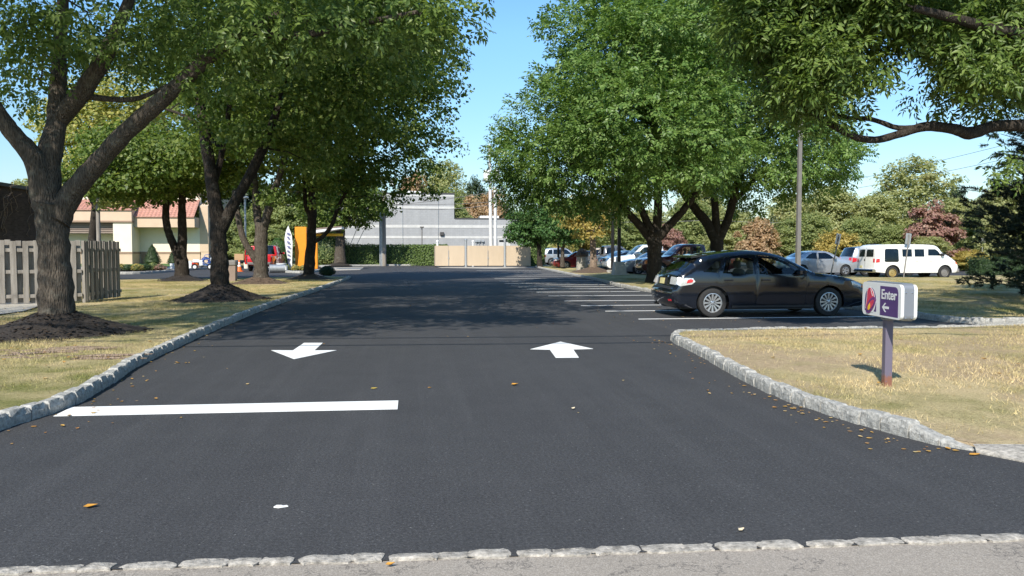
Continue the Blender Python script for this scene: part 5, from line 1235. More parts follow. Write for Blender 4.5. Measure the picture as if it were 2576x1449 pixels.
# traffic cone with cardboard over it
q = G(602, 683); r = thing('traffic_cone', 'orange traffic cone with white collars left of the red pickup', 'cone', (q.x, q.y, 0))
b = MB(); b.box(-.28, .28, -.28, .28, 0, .045, .012); b.build('base', M['cone_orange'], r)
b = MB(); b.lathe([(.2, .046), (.16, .25), (.14, .32), (.09, .55), (.05, .78), (.03, .80)], 16); b.build('body', M['cone_orange'], r, True)
for z0_, z1_, ra_, rb_ in ((.36, .50, .136, .108), (.56, .66, .097, .078)):
    b = MB(); b.lathe([(ra_, z0_), (rb_, z1_)], 16); b.build('collar', M['plastic_white'], r, True)
o = MB(); o.box(-.32, .32, -.03, .05, .81, 1.26, .006); o.box(-.02, .02, -.02, .02, .70, .81); o = o.build('cardboard_sign', M['cardboard']); o.location = (q.x, q.y, 0); tag(o, 'blank brown cardboard sheet set on top of the traffic cone', 'cardboard')
# line striping machine
q = G(508, 679); r = thing('line_striper', 'white and blue line striping machine on wheels before the beige building', 'machine', (q.x, q.y, 0), R(20))
for (x, y) in ((-.55, -.28), (.55, -.3), (-.5, .28)):
    b = MB(); Mx = Matrix.Translation((x, y, .24)) @ Matrix.Rotation(math.pi / 2, 4, 'X'); b.lathe([(.13, -.05), (.24, -.045), (.24, .045), (.13, .05)], 18, Mx); o = b.build('wheel', M['tyre'], r, True)
    h = MB(); h.lathe([(.13, -.055), (.02, -.06), (.02, .06), (.13, .055)], 14, Mx); h.build('hub', M['plastic_white'], o, True)
b = MB(); b.tube([(-.6, -.2, .3), (.65, -.2, .3)], .03, 8); b.tube([(-.6, .2, .3), (.65, .2, .3)], .03, 8); b.tube([(.4, -.2, .3), (.75, -.25, 1.05), (1.0, -.25, 1.1)], .025, 8); b.tube([(.4, .2, .3), (.75, .25, 1.05), (1.0, .25, 1.1)], .025, 8); b.build('frame', M['galv'], r)
b = MB(); b.box(-.65, -.15, -.2, .2, .55, .8, .05); b.build('engine', M['plastic_white'], r)
b = MB(); b.box(-.72, -.45, -.15, .15, .36, .54, .03); b.build('engine_block', M['red_paint'], r)
b = MB(); b.lathe([(.17, .35), (.18, .4), (.18, .72), (.15, .75)], 14, Matrix.Translation((-.02, -.12, 0))); b.build('paint_pail', M['plastic_white'], r, True)
b = MB()
for k in range(9):
    t = random.Random(k); cx_, cz_, rr_ = .28 + t.uniform(-.05, .05), .62 + t.uniform(-.1, .1), t.uniform(.18, .34); tl = t.uniform(-.35, .35)
    b.tube([(cx_ + rr_ * math.cos(a_ * .35), -.2 + tl * math.sin(a_ * .35) * .5 + t.uniform(-.05, .05), cz_ + rr_ * math.sin(a_ * .35)) for a_ in range(19)], .022, 6, False)
b.tube([(.1, -.1, .9), (.25, 0, 1.15), (.5, 0, 1.2), (.6, 0, 1.05)], .02, 6); b.build('hose', M['blue_plastic'], r)
BG = 'buckets and pails around the work area'
def pail(px, py, m, lb, h=.42, r_=.17, tilt=0):
    q = G(px, py); o = thing('bucket', lb, 'bucket', (q.x, q.y, .02 + (r_ if tilt else 0)), .4, BG)
    Mx = Matrix.Rotation(tilt, 4, 'Y'); b = MB(); b.lathe([(r_ * .85, 0), (r_, h), (r_ * 1.06, h), (r_ * 1.06, h + .03), (r_ * .93, h + .03), (r_ * .92, h * .92)], 18, Mx); b.build('body', m, o, True)
    b = MB(); b.tube([Mx @ Vector((r_ * math.cos(t * .35), r_ * math.sin(t * .35), h - .02 - .12 * math.sin(t * .35))) for t in range(10)], .008, 5, False); b.build('handle', M['galv'], o)
pail(433, 677.5, M['plastic_white'], 'white bucket on the grass left of the twin stemmed maple')
pail(481, 677, M['plastic_white'], 'tall white bucket just right of the twin stemmed maple', .62, .28)
pail(493, 678, M['cone_orange'], 'orange red bucket beside the tall white bucket', .55, .26)
pail(708, 684, M['plastic_white'], 'large white tub beside the red pickup, by the bed', .55, .34)
pail(717, 685, M['plastic_white'], 'small white bucket in front of the planting bed kerb', .4, .2)
pail(620, 683 - 7, M['stucco_cream'], 'pale yellow bucket on the grass beyond the traffic cone', .45, .22)
q = G(697, 686); b = MB(); Mx = Matrix.Rotation(math.pi / 2, 4, 'Y'); b.lathe([(.2, -.5), (.27, -.49), (.27, .49), (.2, .5)], 20, Mx); o = b.build('steel_drum', M['galv'], None, True); o.location = (q.x, q.y, .28); o.rotation_euler = (0, 0, .25); tag(o, 'steel drum lying on its side behind the rear of the red pickup', 'drum')

# ------------------------------------------------------------------ lamp posts and bin on the right island
LPG = 'black lamp posts on the right island'
for px, py, ft, tp, lb in ((1413, 676, 650, 470, 'black lamp post on the shared concrete block among the young trees'), (1404.5, 676, 676, 480, 'thinner black lamp post just left of the concrete block among the young trees'), (1557, 696, 663, 400, 'black lamp post on a tapered concrete base left of the big ash'), (1540.5, 690, 683, 405, 'slightly farther black lamp post left of the tapered concrete base')):
    q = G(px, py); dd = 3000 / (py - 630); r = thing('lamp_post', lb, 'lamp post', (q.x, q.y, .1), 0, LPG)
    hb = max(.12, zz(ft, dd)); wb = .34 if px != 1404.5 else .2
    if px != 1404.5:
        b = MB(); w0, w1 = wb * 1.15, wb * .8; vs = [(-w0, -w0, -.1), (w0, -w0, -.1), (w0, w0, -.1), (-w0, w0, -.1), (-w1, -w1, hb), (w1, -w1, hb), (w1, w1, hb), (-w1, w1, hb)]
        b.add(vs, [(3, 2, 1, 0), (4, 5, 6, 7), (0, 1, 5, 4), (1, 2, 6, 5), (2, 3, 7, 6), (3, 0, 4, 7)]); b.build('base', M['concrete_old'] if px < 1500 else M['concrete'], r)
    b = MB(); b.box(-.085, .085, -.085, .085, hb - .02, zz(tp, dd), .012); b.build('pole', M['black_metal'], r)
    b = MB(); b.box(-.3, .3, -.7, .1, zz(tp, dd), zz(tp, dd) + .18, .04); b.build('lamp_head', M['black_metal'], r)
q = G(1464, 686); r = thing('litter_bin', 'concrete litter bin with domed top on the island, left of the pale trunk', 'bin', (q.x, q.y, .08))
b = MB(); b.lathe([(.36, 0), (.40, .02), (.38, .98), (.36, 1.0)], 18); b.build('body', M['concrete_old'], r, True)
b = MB(); b.lathe([(.42, 1.002), (.44, 1.05), (.42, 1.12), (.36, 1.3), (.22, 1.48), (.05, 1.55)], 18); o = b.build('lid', M['mulch_brown'], r, True)
b = MB(); b.box(-.16, .16, -.405, -.30, 1.12, 1.32, .03); b.build('opening', M['black_plastic'], o)
# grey light pole behind the hatchback
q = G(2006, 741); r = thing('light_pole', 'tall square grey light pole rising behind the hood of the dark hatchback', 'light pole', (q.x, q.y, .1))
dd = 27.0; b = MB(); w0 = .07
vs = [(-w0, -w0, -.1), (w0, -w0, -.1), (w0, w0, -.1), (-w0, w0, -.1)] + [(x * .72, y * .72, zz(212, dd)) for x, y in ((-w0, -w0), (w0, -w0), (w0, w0), (-w0, w0))]
b.add(vs, [(3, 2, 1, 0), (4, 5, 6, 7), (0, 1, 5, 4), (1, 2, 6, 5), (2, 3, 7, 6), (3, 0, 4, 7)]); b.build('pole', M['grey_metal'], r)
b = MB(); b.box(-.2, .2, -.2, .2, -.1, .05, .02); b.build('base_plate', M['grey_metal'], r)
b = MB(); b.box(-.6, .2, -.28, .28, zz(212, dd) + .002, zz(212, dd) + .2, .04); b.build('lamp_head', M['grey_metal'], r)
# backs of parking signs
SG = 'parking signs seen from behind'
for (px0, py0, px1, py1, dd, lb, rz) in ((2088, 697, 2112, 591, 42, 'leaning sign post with plate seen from behind, left of the white van', .3), (2273, 702, 2288, 590, 41, 'sign post with plate seen from behind, in front of the white van', .1)):
    a = wx(px0, dd); c = P(px1, py1, dd); r = thing('parking_sign', lb, 'sign', (a.x, a.y, .1), 0, SG); e = Vector((c.x - a.x, c.y - a.y, c.z - .1))
    b = MB(); b.tube([(0, 0, -.1), e], .032, 6); b.build('post', M['grey_metal'], r)
    tl = math.atan2(e.x, e.z); T = Matrix.Translation(e) @ Matrix.Rotation(tl, 4, 'Y') @ Matrix.Rotation(rz, 4, 'Z')
    b = MB(); b.box(-.16, .16, .04, .05, -.50, .06, .003, T); b.build('plate', M['galv'], r)
q = wx(2470, 62); r = thing('parking_sign', 'slim post with small pale plate beyond the low dark hedge', 'sign', (q.x, q.y, 0), 0, SG)
b = MB(); b.tube([(0, 0, 0), (0, 0, zz(598, 62))], .05, 6); b.build('post', M['galv'], r); b = MB(); b.box(-.2, .2, -.07, -.055, zz(612, 62), zz(597, 62)); b.build('plate', M['galv'], r)
# ------------------------------------------------------------------ vehicles
def car_glass(name, tint, refl):
    m, t, b = nodes(name); o = t.nodes["Material Output"]; t.nodes.remove(b)
    tr = t.nodes.new("ShaderNodeBsdfTransparent"); tr.inputs[0].default_value = (*tint, 1)
    gl = t.nodes.new("ShaderNodeBsdfGlossy"); gl.inputs['Roughness'].default_value = .02; gl.inputs['Color'].default_value = (.9, .95, 1, 1)
    fr = t.nodes.new("ShaderNodeFresnel"); fr.inputs['IOR'].default_value = refl; mx = t.nodes.new("ShaderNodeMixShader")
    gm = t.nodes.new("ShaderNodeNewGeometry"); mu = t.nodes.new("ShaderNodeMath"); mu.operation = 'SUBTRACT'; mu.use_clamp = True; L(t, fr.outputs[0], mu.inputs[0]); L(t, gm.outputs['Backfacing'], mu.inputs[1]); L(t, mu.outputs[0], mx.inputs[0]); L(t, tr.outputs[0], mx.inputs[1]); L(t, gl.outputs[0], mx.inputs[2]); L(t, mx.outputs[0], o.inputs['Surface']); return m
M['cglass'] = car_glass('car window glass', (.78, .84, .80), 1.5); M['cglass_dark'] = car_glass('tinted car window', (.14, .16, .17), 1.6)
def paint(name, c, metal=.35, rough=.28): return mat(name, c, rough, metal, var=.04, vscale=2, coat=1.0)
PT = {'slate': paint('dark slate car paint', (.007, .010, .017), .2, .14), 'silver': paint('silver car paint', (.50, .52, .54), .6, .3), 'white': paint('white car paint', (.80, .80, .78), 0, .3), 'maroon': paint('maroon car paint', (.14, .010, .016), .2),
      'grey': paint('grey car paint', (.13, .13, .135), .4), 'beige': paint('beige car paint', (.46, .38, .30), .1), 'blue': paint('silver blue car paint', (.22, .33, .43), .5, .3), 'black': paint('black car paint', (.012, .012, .014), .1), 'darkred': paint('dark red car paint', (.085, .012, .014), .2)}
M['lens_red'] = mat('red lamp lens', (.55, .02, .03), .15, coat=1); M['lens_clear'] = mat('clear lamp lens', (.62, .63, .63), .12, .3, coat=1, var=.3, vscale=40); M['lens_amber'] = mat('amber lamp lens', (.75, .16, .02), .2, coat=1)
M['plate'] = mat('pale yellow licence plate', (.62, .55, .26), .5); M['seat'] = mat('grey seat cloth', (.20, .20, .205), .9); M['gold'] = mat('tan steel wheel', (.45, .34, .14), .4, .5); M['chrome'] = mat('chrome', (.62, .62, .62), .12, 1.0)

def wheel(root, x, y, r, wd, sgn, style, rimm, hub=.62):
    Mx = Matrix.Translation((x, y, r)) @ Matrix.Rotation(-sgn * math.pi / 2, 4, 'X')           # local z points outwards
    b = MB(); w2 = wd / 2
    b.lathe([(r * hub, -w2), (r * .93, -w2), (r, -w2 * .7), (r, w2 * .7), (r * .97, w2 * .9), (r * .90, w2), (r * (hub + .05), w2 * .97), (r * hub, w2 * .7)], 32, Mx, False); o = b.build('wheel', M['tyre'], root, True)
    b = MB(); rr = r * hub
    b.cur = 1; b.lathe([(rr, w2 * .25), (rr * .1, w2 * .2), (rr * .1, w2 * .22), (rr, w2 * .28)], 24, Mx); b.cur = 0
    b.lathe([(rr * .93, w2 * .45), (rr * 1.02, w2 * .8), (rr * 1.02, w2 * .95), (rr * .95, w2 * .98), (rr * .90, w2 * .8)], 32, Mx, False)
    b.lathe([(rr * .26, w2 * .35), (rr * .24, w2 * .8), (rr * .12, w2 * .88), (.005, w2 * .9)], 20, Mx)
    if style == 'steel':
        b.lathe([(rr * .9, w2 * .5), (rr * .6, w2 * .75), (rr * .3, w2 * .7), (rr * .28, w2 * .55), (rr * .6, w2 * .55)], 24, Mx, False)
    else:
        n = style
        for k in range(n):
            a = 2 * math.pi * k / n; hw0, hw1 = rr * (1.05 / n), rr * (1.25 / n)
            T = Mx @ Matrix.Rotation(a, 4, 'Z'); z0, z1 = w2 * .42, w2 * .8
            vs = [(rr * .18, -hw0 * .8, z0), (rr * .18, hw0 * .8, z0), (rr * .97, hw1 * 1.25, z0), (rr * .97, -hw1 * 1.25, z0), (rr * .18, -hw0 * .6, z1), (rr * .18, hw0 * .6, z1), (rr * .97, hw1, z1 * 1.08), (rr * .97, -hw1, z1 * 1.08)]
            b.add([T @ Vector(q) for q in vs], [(3, 2, 1, 0), (4, 5, 6, 7), (0, 1, 5, 4), (1, 2, 6, 5), (2, 3, 7, 6), (3, 0, 4, 7)])
        b.cur = 1
        for k in range(5):
            a = 2 * math.pi * (k + .3) / 5; b.lathe([(rr * .05, w2 * .8), (rr * .05, w2 * .93)], 8, Mx @ Matrix.Translation((rr * .2 * math.cos(a), rr * .2 * math.sin(a), 0)))
    b.build('rim', [rimm, M['black_plastic']], o, True)
    return o

class Car:
    def __init__(s, name, label, cat, out, hw, belt, loc, rz, pm, wheels, r=.32, ar=.375, zbot=.2, tum=.2, sub=4, step=.16, group=None, nose=.05, rnd=.075, bow=.09):
        s.root = thing(name, label, cat, loc, rz, group); s.pm = pm; s.hw, s.belt, s.tum, s.zbot, s.rnd, s.nose = hw, belt, tum, zbot, rnd, nose
        cp = catmull([(x, z, 0) for x, z in out], sub); s.out = [(q.x, q.y) for q in cp]
        s.L = max(p[0] for p in s.out); s.top = max(p[1] for p in s.out); s.oa = np.array(s.out); s.wheels, s.r, s.ar, s.step, s.bow = wheels, r, ar, step, bow
    def Y(s, x, z):
        t = (x - s.L * .5) / (s.L * .5); y = s.hw * (1 - s.bow * abs(t) ** 3.2)
        if z > s.belt: y *= 1 - s.tum * ((z - s.belt) / max(.01, s.top - s.belt)) ** 1.1
        else:
            u = (s.belt - z) / s.belt; y *= 1 - .055 * u ** 2.2 - .018 * math.exp(-((u - .02) / .06) ** 2) * .6
        a, c = s.oa[:-1], s.oa[1:]; p = np.array([x, z]); ab = c - a; tt = np.clip(((p - a) * ab).sum(1) / np.maximum(1e-9, (ab * ab).sum(1)), 0, 1)
        dd = np.sqrt(((a + ab * tt[:, None] - p) ** 2).sum(1)).min(); r = s.rnd
        if dd < r: y -= r * .8 * (1 - math.sqrt(max(0, 1 - (1 - dd / r) ** 2)))
        return y
    def lower(s):
        pts = []
        for xw in sorted(s.wheels, reverse=True):
            a0 = math.asin((s.zbot - s.r) / s.ar)
            for k in range(15): a = a0 + (math.pi - 2 * a0) * k / 14; pts.append((xw + s.ar * math.cos(a), s.r + s.ar * math.sin(a)))
        return pts
    def skin(s, name, outer, holes, m, parent, off=0.0, step=None, both=True, sides=(1, -1)):
        vs, fs = tri_poly(outer, holes, step or s.step); res = []
        b = MB()
        for sg in sides:
            b.add([(x, sg * (s.Y(x, z) + off), z) for x, z in vs], [f if sg < 0 else f[::-1] for f in fs])
        return b.build(name, m, parent, True, False)
    def pane(s, poly, m, sg, parent, name='window', off=-.012):
        return s.skin(name, poly, (), m, parent, off, .25, sides=(sg,))
    def build(s, windows, doors, wind, rear, glassm, interior=True, door_names=True):
        side = s.out + s.lower(); root = s.root
        wd = [[] for _ in doors]; free = []
        for w_ in windows:
            cx, cz = sum(p[0] for p in w_) / len(w_), sum(p[1] for p in w_) / len(w_)
            k = next((i for i, d_ in enumerate(doors) if in_poly(cx, cz, d_)), None)
            (wd[k] if k is not None else free).append(w_)
        b = MB(); vs, fs = tri_poly(side, doors + free, s.step)
        for sg in (1, -1): b.add([(x, sg * s.Y(x, z), z) for x, z in vs], [f if sg < 0 else f[::-1] for f in fs])
        g = MB(); g2 = MB(); m = 8; n = len(s.out); rows = []
        for i, (x, z) in enumerate(s.out):
            p0, p1 = s.out[max(0, i - 1)], s.out[min(n - 1, i + 1)]; tx, tz = p1[0] - p0[0], p1[1] - p0[1]; ln = math.hypot(tx, tz) or 1; nx, nz_ = -tz / ln, tx / ln
            ye = s.Y(x, z); c = .03 + s.nose * abs(nx)
            rows.append([(x + nx * c * (1 - (j / m) ** 2), ye * j / m, z + nz_ * c * (1 - (j / m) ** 2)) for j in range(-m, m + 1)])
        s.rows = rows
        V = [q for r_ in rows for q in r_]; W_ = 2 * m + 1
        for i in range(n - 1):
            xm, zm = (s.out[i][0] + s.out[i + 1][0]) / 2, (s.out[i][1] + s.out[i + 1][1]) / 2
            for j in range(2 * m):
                f = (i * W_ + j, (i + 1) * W_ + j, (i + 1) * W_ + j + 1, i * W_ + j + 1); v = abs(j + .5 - m) / m
                tgt = b
                if wind and wind[0] < xm < wind[1] and zm > wind[2] and v < .9: tgt = g
                if rear and rear[0] < xm < rear[1] and zm > rear[2] and v < .86: tgt = g2
                tgt.add([V[q] for q in f], [(0, 1, 2, 3)])
        def weld(mb, name, mm, parent):
            o = mb.build(name, mm, parent, True, False); bm = bmesh.new(); bm.from_mesh(o.data); bmesh.ops.remove_doubles(bm, verts=bm.verts, dist=.0008)
            bmesh.ops.recalc_face_normals(bm, faces=bm.faces)
            for f in bm.faces: f.smooth = True
            bm.to_mesh(o.data); bm.free(); o.data.set_sharp_from_angle(angle=R(38)); return o
        s.body = weld(b, 'body', s.pm, root)
        if g.f: weld(g, 'windscreen', glassm, root)
        if g2.f: weld(g2, 'rear_window', glassm, root)
        for k, d_ in enumerate(doors):
            cx, cz = sum(p[0] for p in d_) / len(d_), sum(p[1] for p in d_) / len(d_)
            sh = [(cx + (x - cx) * .991, cz + (z - cz) * .990) for x, z in d_]
            for sg in (1, -1):
                o = s.skin('door', sh, wd[k], s.pm, root, 0.0, sides=(sg,))
                for w_ in wd[k]: s.pane(w_, glassm, sg, o)
                xr = min(p[0] for p in d_) + .12; zh = s.belt - .10; h = MB(); y = s.Y(xr + .1, zh)
                h.box(xr, xr + .2, sg * y - (.0 if sg > 0 else .035), sg * y + (.035 if sg > 0 else .0), zh - .016, zh + .016, .008); h.build('handle', s.pm, o)
        for w_ in free:
            for sg in (1, -1): s.pane(w_, glassm, sg, root)
        L_, hw = s.L, s.hw
        u = MB(); u.box(.25, L_ - .25, -hw + .30, hw - .30, s.zbot - .02, .55); w0, w1 = min(s.wheels), max(s.wheels)
        u.box(w0 + s.ar + .02, w1 - s.ar - .02, -hw + .08, hw - .08, s.zbot - .03, s.zbot + .12)
        u.box(.45, min(L_ - .9, w1 - .1), -hw + .14, hw - .14, .56, s.belt - .2); u.build('underbody', M['black_plastic'], root)
        if interior:
            for y in (-.36, .36):
                for x, bt in ((s.cabx[1], 1), (s.cabx[0], 1)):
                    q = MB(); T = Matrix.Translation((x, y, 0)) @ Matrix.Rotation(R(-14), 4, 'Y')
                    q.box(-.08, .06, -.24, .24, .45, s.belt + .16, .05, T); q.box(-.06, .05, -.12, .12, s.belt + .18, s.belt + .36, .03, T); q.build('seat', M['seat'], root)
            q = MB(); q.box(s.cabx[1] + .75, s.cabx[1] + 1.1, -hw + .18, hw - .18, .5, s.belt - .01, .04); q.build('dashboard', M['black_plastic'], root)
    def wheels_(s, style, rims, wd=.2, hub=.62):
        for i, xw in enumerate(s.wheels):
            for sg in (1, -1): wheel(s.root, xw, sg * (s.hw * .985 - wd / 2 - .015), s.r, wd, sg, style, rims[i] if isinstance(rims, list) else rims, hub)
    def patch(s, name, m, poly, sides=(1, -1), off=.006, label=None):
        for sg in sides:
            o = s.skin(name, poly, (), m, s.root, off, .06, sides=(sg,))
            if label: o['label'] = label
    def end(s, which, z, v):
        """a point on the tail or nose: height z, v from -1 to 1 across"""
        idx = [i for i in range(len(s.out))]; rng = idx if which == 'rear' else idx[::-1]
        for a in range(len(rng) - 1):
            i, j = rng[a], rng[a + 1]; z0, z1 = s.out[i][1], s.out[j][1]
            if z0 <= z <= z1 and z1 > z0:
                t = (z - z0) / (z1 - z0); m = 8; u = (v + 1) * m; k = min(int(u), 2 * m - 1); f = u - k
                def rowp(r_): p, q = Vector(s.rows[r_][k]), Vector(s.rows[r_][k + 1]); return p.lerp(q, f)
                return rowp(i).lerp(rowp(j), t)
        return Vector((0, 0, z))
    def endpatch(s, name, m, which, z0, z1, v0, v1, off=.012, th=.0):
        b = MB(); nz_, nv = 4, 8; sx = -1 if which == 'rear' else 1; vs = []
        for layer in (off, -.02):
            for i in range(nz_ + 1):
                for j in range(nv + 1):
                    p = s.end(which, z0 + (z1 - z0) * i / nz_, v0 + (v1 - v0) * j / nv); vs.append(p + Vector((sx * layer, 0, 0)))
        w_ = nv + 1; N = (nz_ + 1) * w_; fs = [(i * w_ + j, i * w_ + j + 1, (i + 1) * w_ + j + 1, (i + 1) * w_ + j) for i in range(nz_) for j in range(nv)]
        for i in range(nz_): fs += [(i * w_, (i + 1) * w_, N + (i + 1) * w_, N + i * w_), (i * w_ + nv, (i + 1) * w_ + nv, N + (i + 1) * w_ + nv, N + i * w_ + nv)]
        for j in range(nv): fs += [(j, j + 1, N + j + 1, N + j), (nz_ * w_ + j, nz_ * w_ + j + 1, N + nz_ * w_ + j + 1, N + nz_ * w_ + j)]
        b.add(vs, fs); return b.build(name, m, s.root, True)
    def mirrors(s, x, z, m=None):
        for sg in (1, -1):
            b = MB(); y = s.Y(x, z); b.box(x - .09, x + .07, min(sg * (y - .03), sg * (y + .2)), max(sg * (y - .03), sg * (y + .2)), z, z + .15, .035); o = b.build('mirror', m or s.pm, s.root)

# --- dark hatchback in the nearest bay
q = G(1789, 799)
KX = 1.06
hatch_out = [(.13, .25), (.04, .34), (.0, .48), (.01, .60), (.06, .665), (.09, .72), (.12, .88), (.18, .965), (.38, 1.13), (.62, 1.315), (.80, 1.37), (1.15, 1.435), (1.65, 1.475), (2.05, 1.455), (2.4, 1.375), (2.75, 1.205), (3.1, 1.01), (3.3, .965), (3.7, .91), (4.05, .825), (4.27, .71), (4.37, .58), (4.41, .45), (4.38, .31), (4.28, .22)]
rz = R(1.5)
hatch_out = [(x * KX, z) for x, z in hatch_out]
def kx(pp): return [[(x * KX, z) for x, z in pl] for pl in pp]
h = Car('hatchback', 'dark slate hatchback parked in the nearest bay, tail towards the driveway', 'car', hatch_out, .875, .93, (q.x - .86 * KX, q.y + .78, .006), rz, PT['slate'], [.86 * KX, 3.48 * KX], .325, .38, .2, .2, 5, .10, bow=.10)
h.cabx = (1.45, 2.3)
h.build(kx([[(.68, 1.02), (.96, 1.0), (1.07, 1.275), (.95, 1.255)], [(1.07, .985), (1.74, .965), (1.77, 1.325), (1.45, 1.335), (1.18, 1.29)], [(1.88, .965), (2.80, .955), (2.62, 1.09), (2.42, 1.21), (2.2, 1.30), (1.90, 1.33)]]),
        kx([[(1.27, .27), (1.79, .27), (1.81, .95), (1.83, 1.385), (1.45, 1.385), (1.14, 1.335), (.99, 1.06), (1.0, .86), (1.10, .66), (1.2, .55), (1.262, .40)], [(1.815, .27), (2.92, .27), (2.95, .60), (2.95, .94), (2.70, 1.13), (2.45, 1.27), (2.22, 1.355), (1.855, 1.385), (1.835, .95)]]),
        (2.43 * KX, 3.06 * KX, 1.0), (.2, .66, .98), M['cglass'])
h.wheels_(12, M['alloy'], .205, .66)
h.patch('tail_light', M['lens_clear'], [(.075, .75), (.16, .70), (.42, .74), (.50, .80), (.45, .875), (.13, .905)])
h.patch('tail_light_lens', M['lens_red'], [(.30, .765), (.43, .785), (.455, .835), (.40, .86), (.33, .84)], off=.011)
for v0, v1 in ((-.99, -.62), (.62, .99)): h.endpatch('tail_light', M['lens_clear'], 'rear', .73, .89, v0, v1, .008)
h.endpatch('plate_recess', M['black_plastic'], 'rear', .69, .87, -.38, .38, .006); h.endpatch('licence_plate', M['plate'], 'rear', .715, .85, -.2, .2, .014)
h.endpatch('plate_trim', M['chrome'], 'rear', .875, .905, -.4, .4, .016); h.endpatch('reflector', M['lens_red'], 'rear', .37, .41, -.92, -.74, .008)
h.endpatch('bumper_step', M['black_plastic'], 'rear', .615, .66, -.8, .8, .012)
h.patch('headlight', M['lens_clear'], [(4.26, .70), (4.58, .62), (4.60, .69), (4.41, .78), (4.23, .80)]); h.patch('side_marker', M['lens_amber'], [(4.49, .655), (4.59, .635), (4.585, .685), (4.50, .70)], off=.012)
h.patch('fuel_flap_seam', M['black_plastic'], [(.62, .69), (.83, .69), (.83, .70), (.62, .70)], (-1,), .003)
b = MB(); b.prism([(.46, 1.335), (.52, 1.372), (.72, 1.385), (.86, 1.41), (.86, 1.385), (.68, 1.345), (.50, 1.318)], -.60, .60, FACING_Y); b.build('spoiler', PT['slate'], h.root)
b = MB(); b.tube([(.16, -.05, 1.02), (.22, -.3, 1.055), (.24, -.42, 1.075)], .014, 6); b.tube([(.13, -.02, .99), (.165, -.05, 1.02)], .03, 8); b.build('rear_wiper', M['black_plastic'], h.root)
h.mirrors(2.97, .93)
for sg in (1, -1): h.patch('sill_trim', M['black_plastic'], [(1.36, .215), (3.30, .215), (3.30, .262), (1.36, .262)], (sg,), .004)
b = MB(); b.tube([(.3, .45, .25), (-.02, .45, .25)], .04, 10); b.build('exhaust', M['chrome'], h.root, True)

# --- vehicles of the right lots
sed_out = [(.1, .28), (.02, .4), (0, .6), (.05, .86), (.13, .98), (.55, 1.04), (.9, 1.17), (1.3, 1.36), (1.75, 1.445), (2.35, 1.45), (2.75, 1.36), (3.15, 1.15), (3.45, 1.0), (3.9, .94), (4.35, .84), (4.6, .7), (4.7, .5), (4.66, .32), (4.5, .22)]
sed_win = [[(1.12, 1.03), (1.86, 1.0), (1.88, 1.36), (1.62, 1.345), (1.38, 1.24)], [(1.96, 1.0), (3.0, 1.0), (2.68, 1.25), (2.45, 1.355), (1.98, 1.365)]]
sed_door = [[(1.35, .28), (1.9, .28), (1.92, 1.39), (1.62, 1.385), (1.3, 1.25), (1.05, 1.02), (1.2, .85), (1.34, .6)], [(1.92, .28), (3.1, .28), (3.14, .95), (2.72, 1.28), (2.45, 1.39), (1.94, 1.395)]]
suv_out = [(.1, .35), (.02, .46), (0, .66), (.05, 1.0), (.1, 1.1), (.3, 1.55), (.45, 1.66), (1.2, 1.72), (2.1, 1.71), (2.55, 1.62), (3.1, 1.22), (3.35, 1.12), (4.05, 1.02), (4.45, .86), (4.6, .62), (4.56, .42), (4.4, .28)]
suv_win = [[(.45, 1.14), (.95, 1.12), (.98, 1.58), (.62, 1.55)], [(1.06, 1.12), (1.8, 1.12), (1.82, 1.61), (1.08, 1.59)], [(1.9, 1.12), (2.95, 1.12), (2.5, 1.52), (2.36, 1.60), (1.92, 1.61)]]
suv_door = [[(1.32, .32), (1.84, .32), (1.86, 1.65), (1.04, 1.63), (1.0, 1.05), (1.2, .8)], [(1.87, .32), (3.02, .32), (3.08, 1.1), (2.56, 1.55), (2.38, 1.64), (1.89, 1.65)]]
pick_out = [(.08, .45), (0, .55), (0, .8), (.03, 1.06), (.10, 1.10), (.9, 1.10), (1.68, 1.11), (1.76, 1.2), (1.85, 1.70), (2.0, 1.82), (2.8, 1.85), (3.2, 1.79), (3.5, 1.55), (3.85, 1.24), (4.05, 1.16), (5.0, 1.07), (5.42, .97), (5.56, .78), (5.58, .5), (5.42, .35)]
pick_win = [[(1.96, 1.20), (2.62, 1.20), (2.64, 1.72), (2.06, 1.72)], [(2.76, 1.20), (3.62, 1.20), (3.3, 1.56), (3.1, 1.70), (2.78, 1.73)]]
pick_door = [[(1.9, .36), (2.68, .36), (2.7, 1.78), (2.02, 1.77), (1.9, 1.2)], [(2.71, .36), (3.75, .36), (3.8, 1.17), (3.35, 1.63), (3.15, 1.76), (2.73, 1.78)]]
def lights(c, zt=.8, zh=.72, tl=.14, rz0=None):
    L_ = c.L
    c.patch('tail_light', M['lens_red'], [(.06, zt - tl), (.3, zt - tl * .8), (.32, zt + .02), (.08, zt + .05)]); c.patch('headlight', M['lens_clear'], [(L_ - .5, zh + .06), (L_ - .12, zh - .06), (L_ - .16, zh + .05), (L_ - .42, zh + .13)])
    for v0, v1 in ((-.98, -.68), (.68, .98)): c.endpatch('tail_light', M['lens_red'], 'rear', zt - tl, zt + .04, v0, v1)
    for v0, v1 in ((-.95, -.6), (.6, .95)): c.endpatch('headlight', M['lens_clear'], 'front', zh - .05, zh + .07, v0, v1)
    c.endpatch('grille', M['black_plastic'], 'front', zh - .12, zh + .04, -.5, .5); c.endpatch('licence_plate', M['plate'], 'rear', zt - .2, zt - .07, -.18, .18)
    c.endpatch('lower_grille', M['black_plastic'], 'front', .32, .46, -.6, .6)
RG = 'cars parked in the lot beyond the right island'
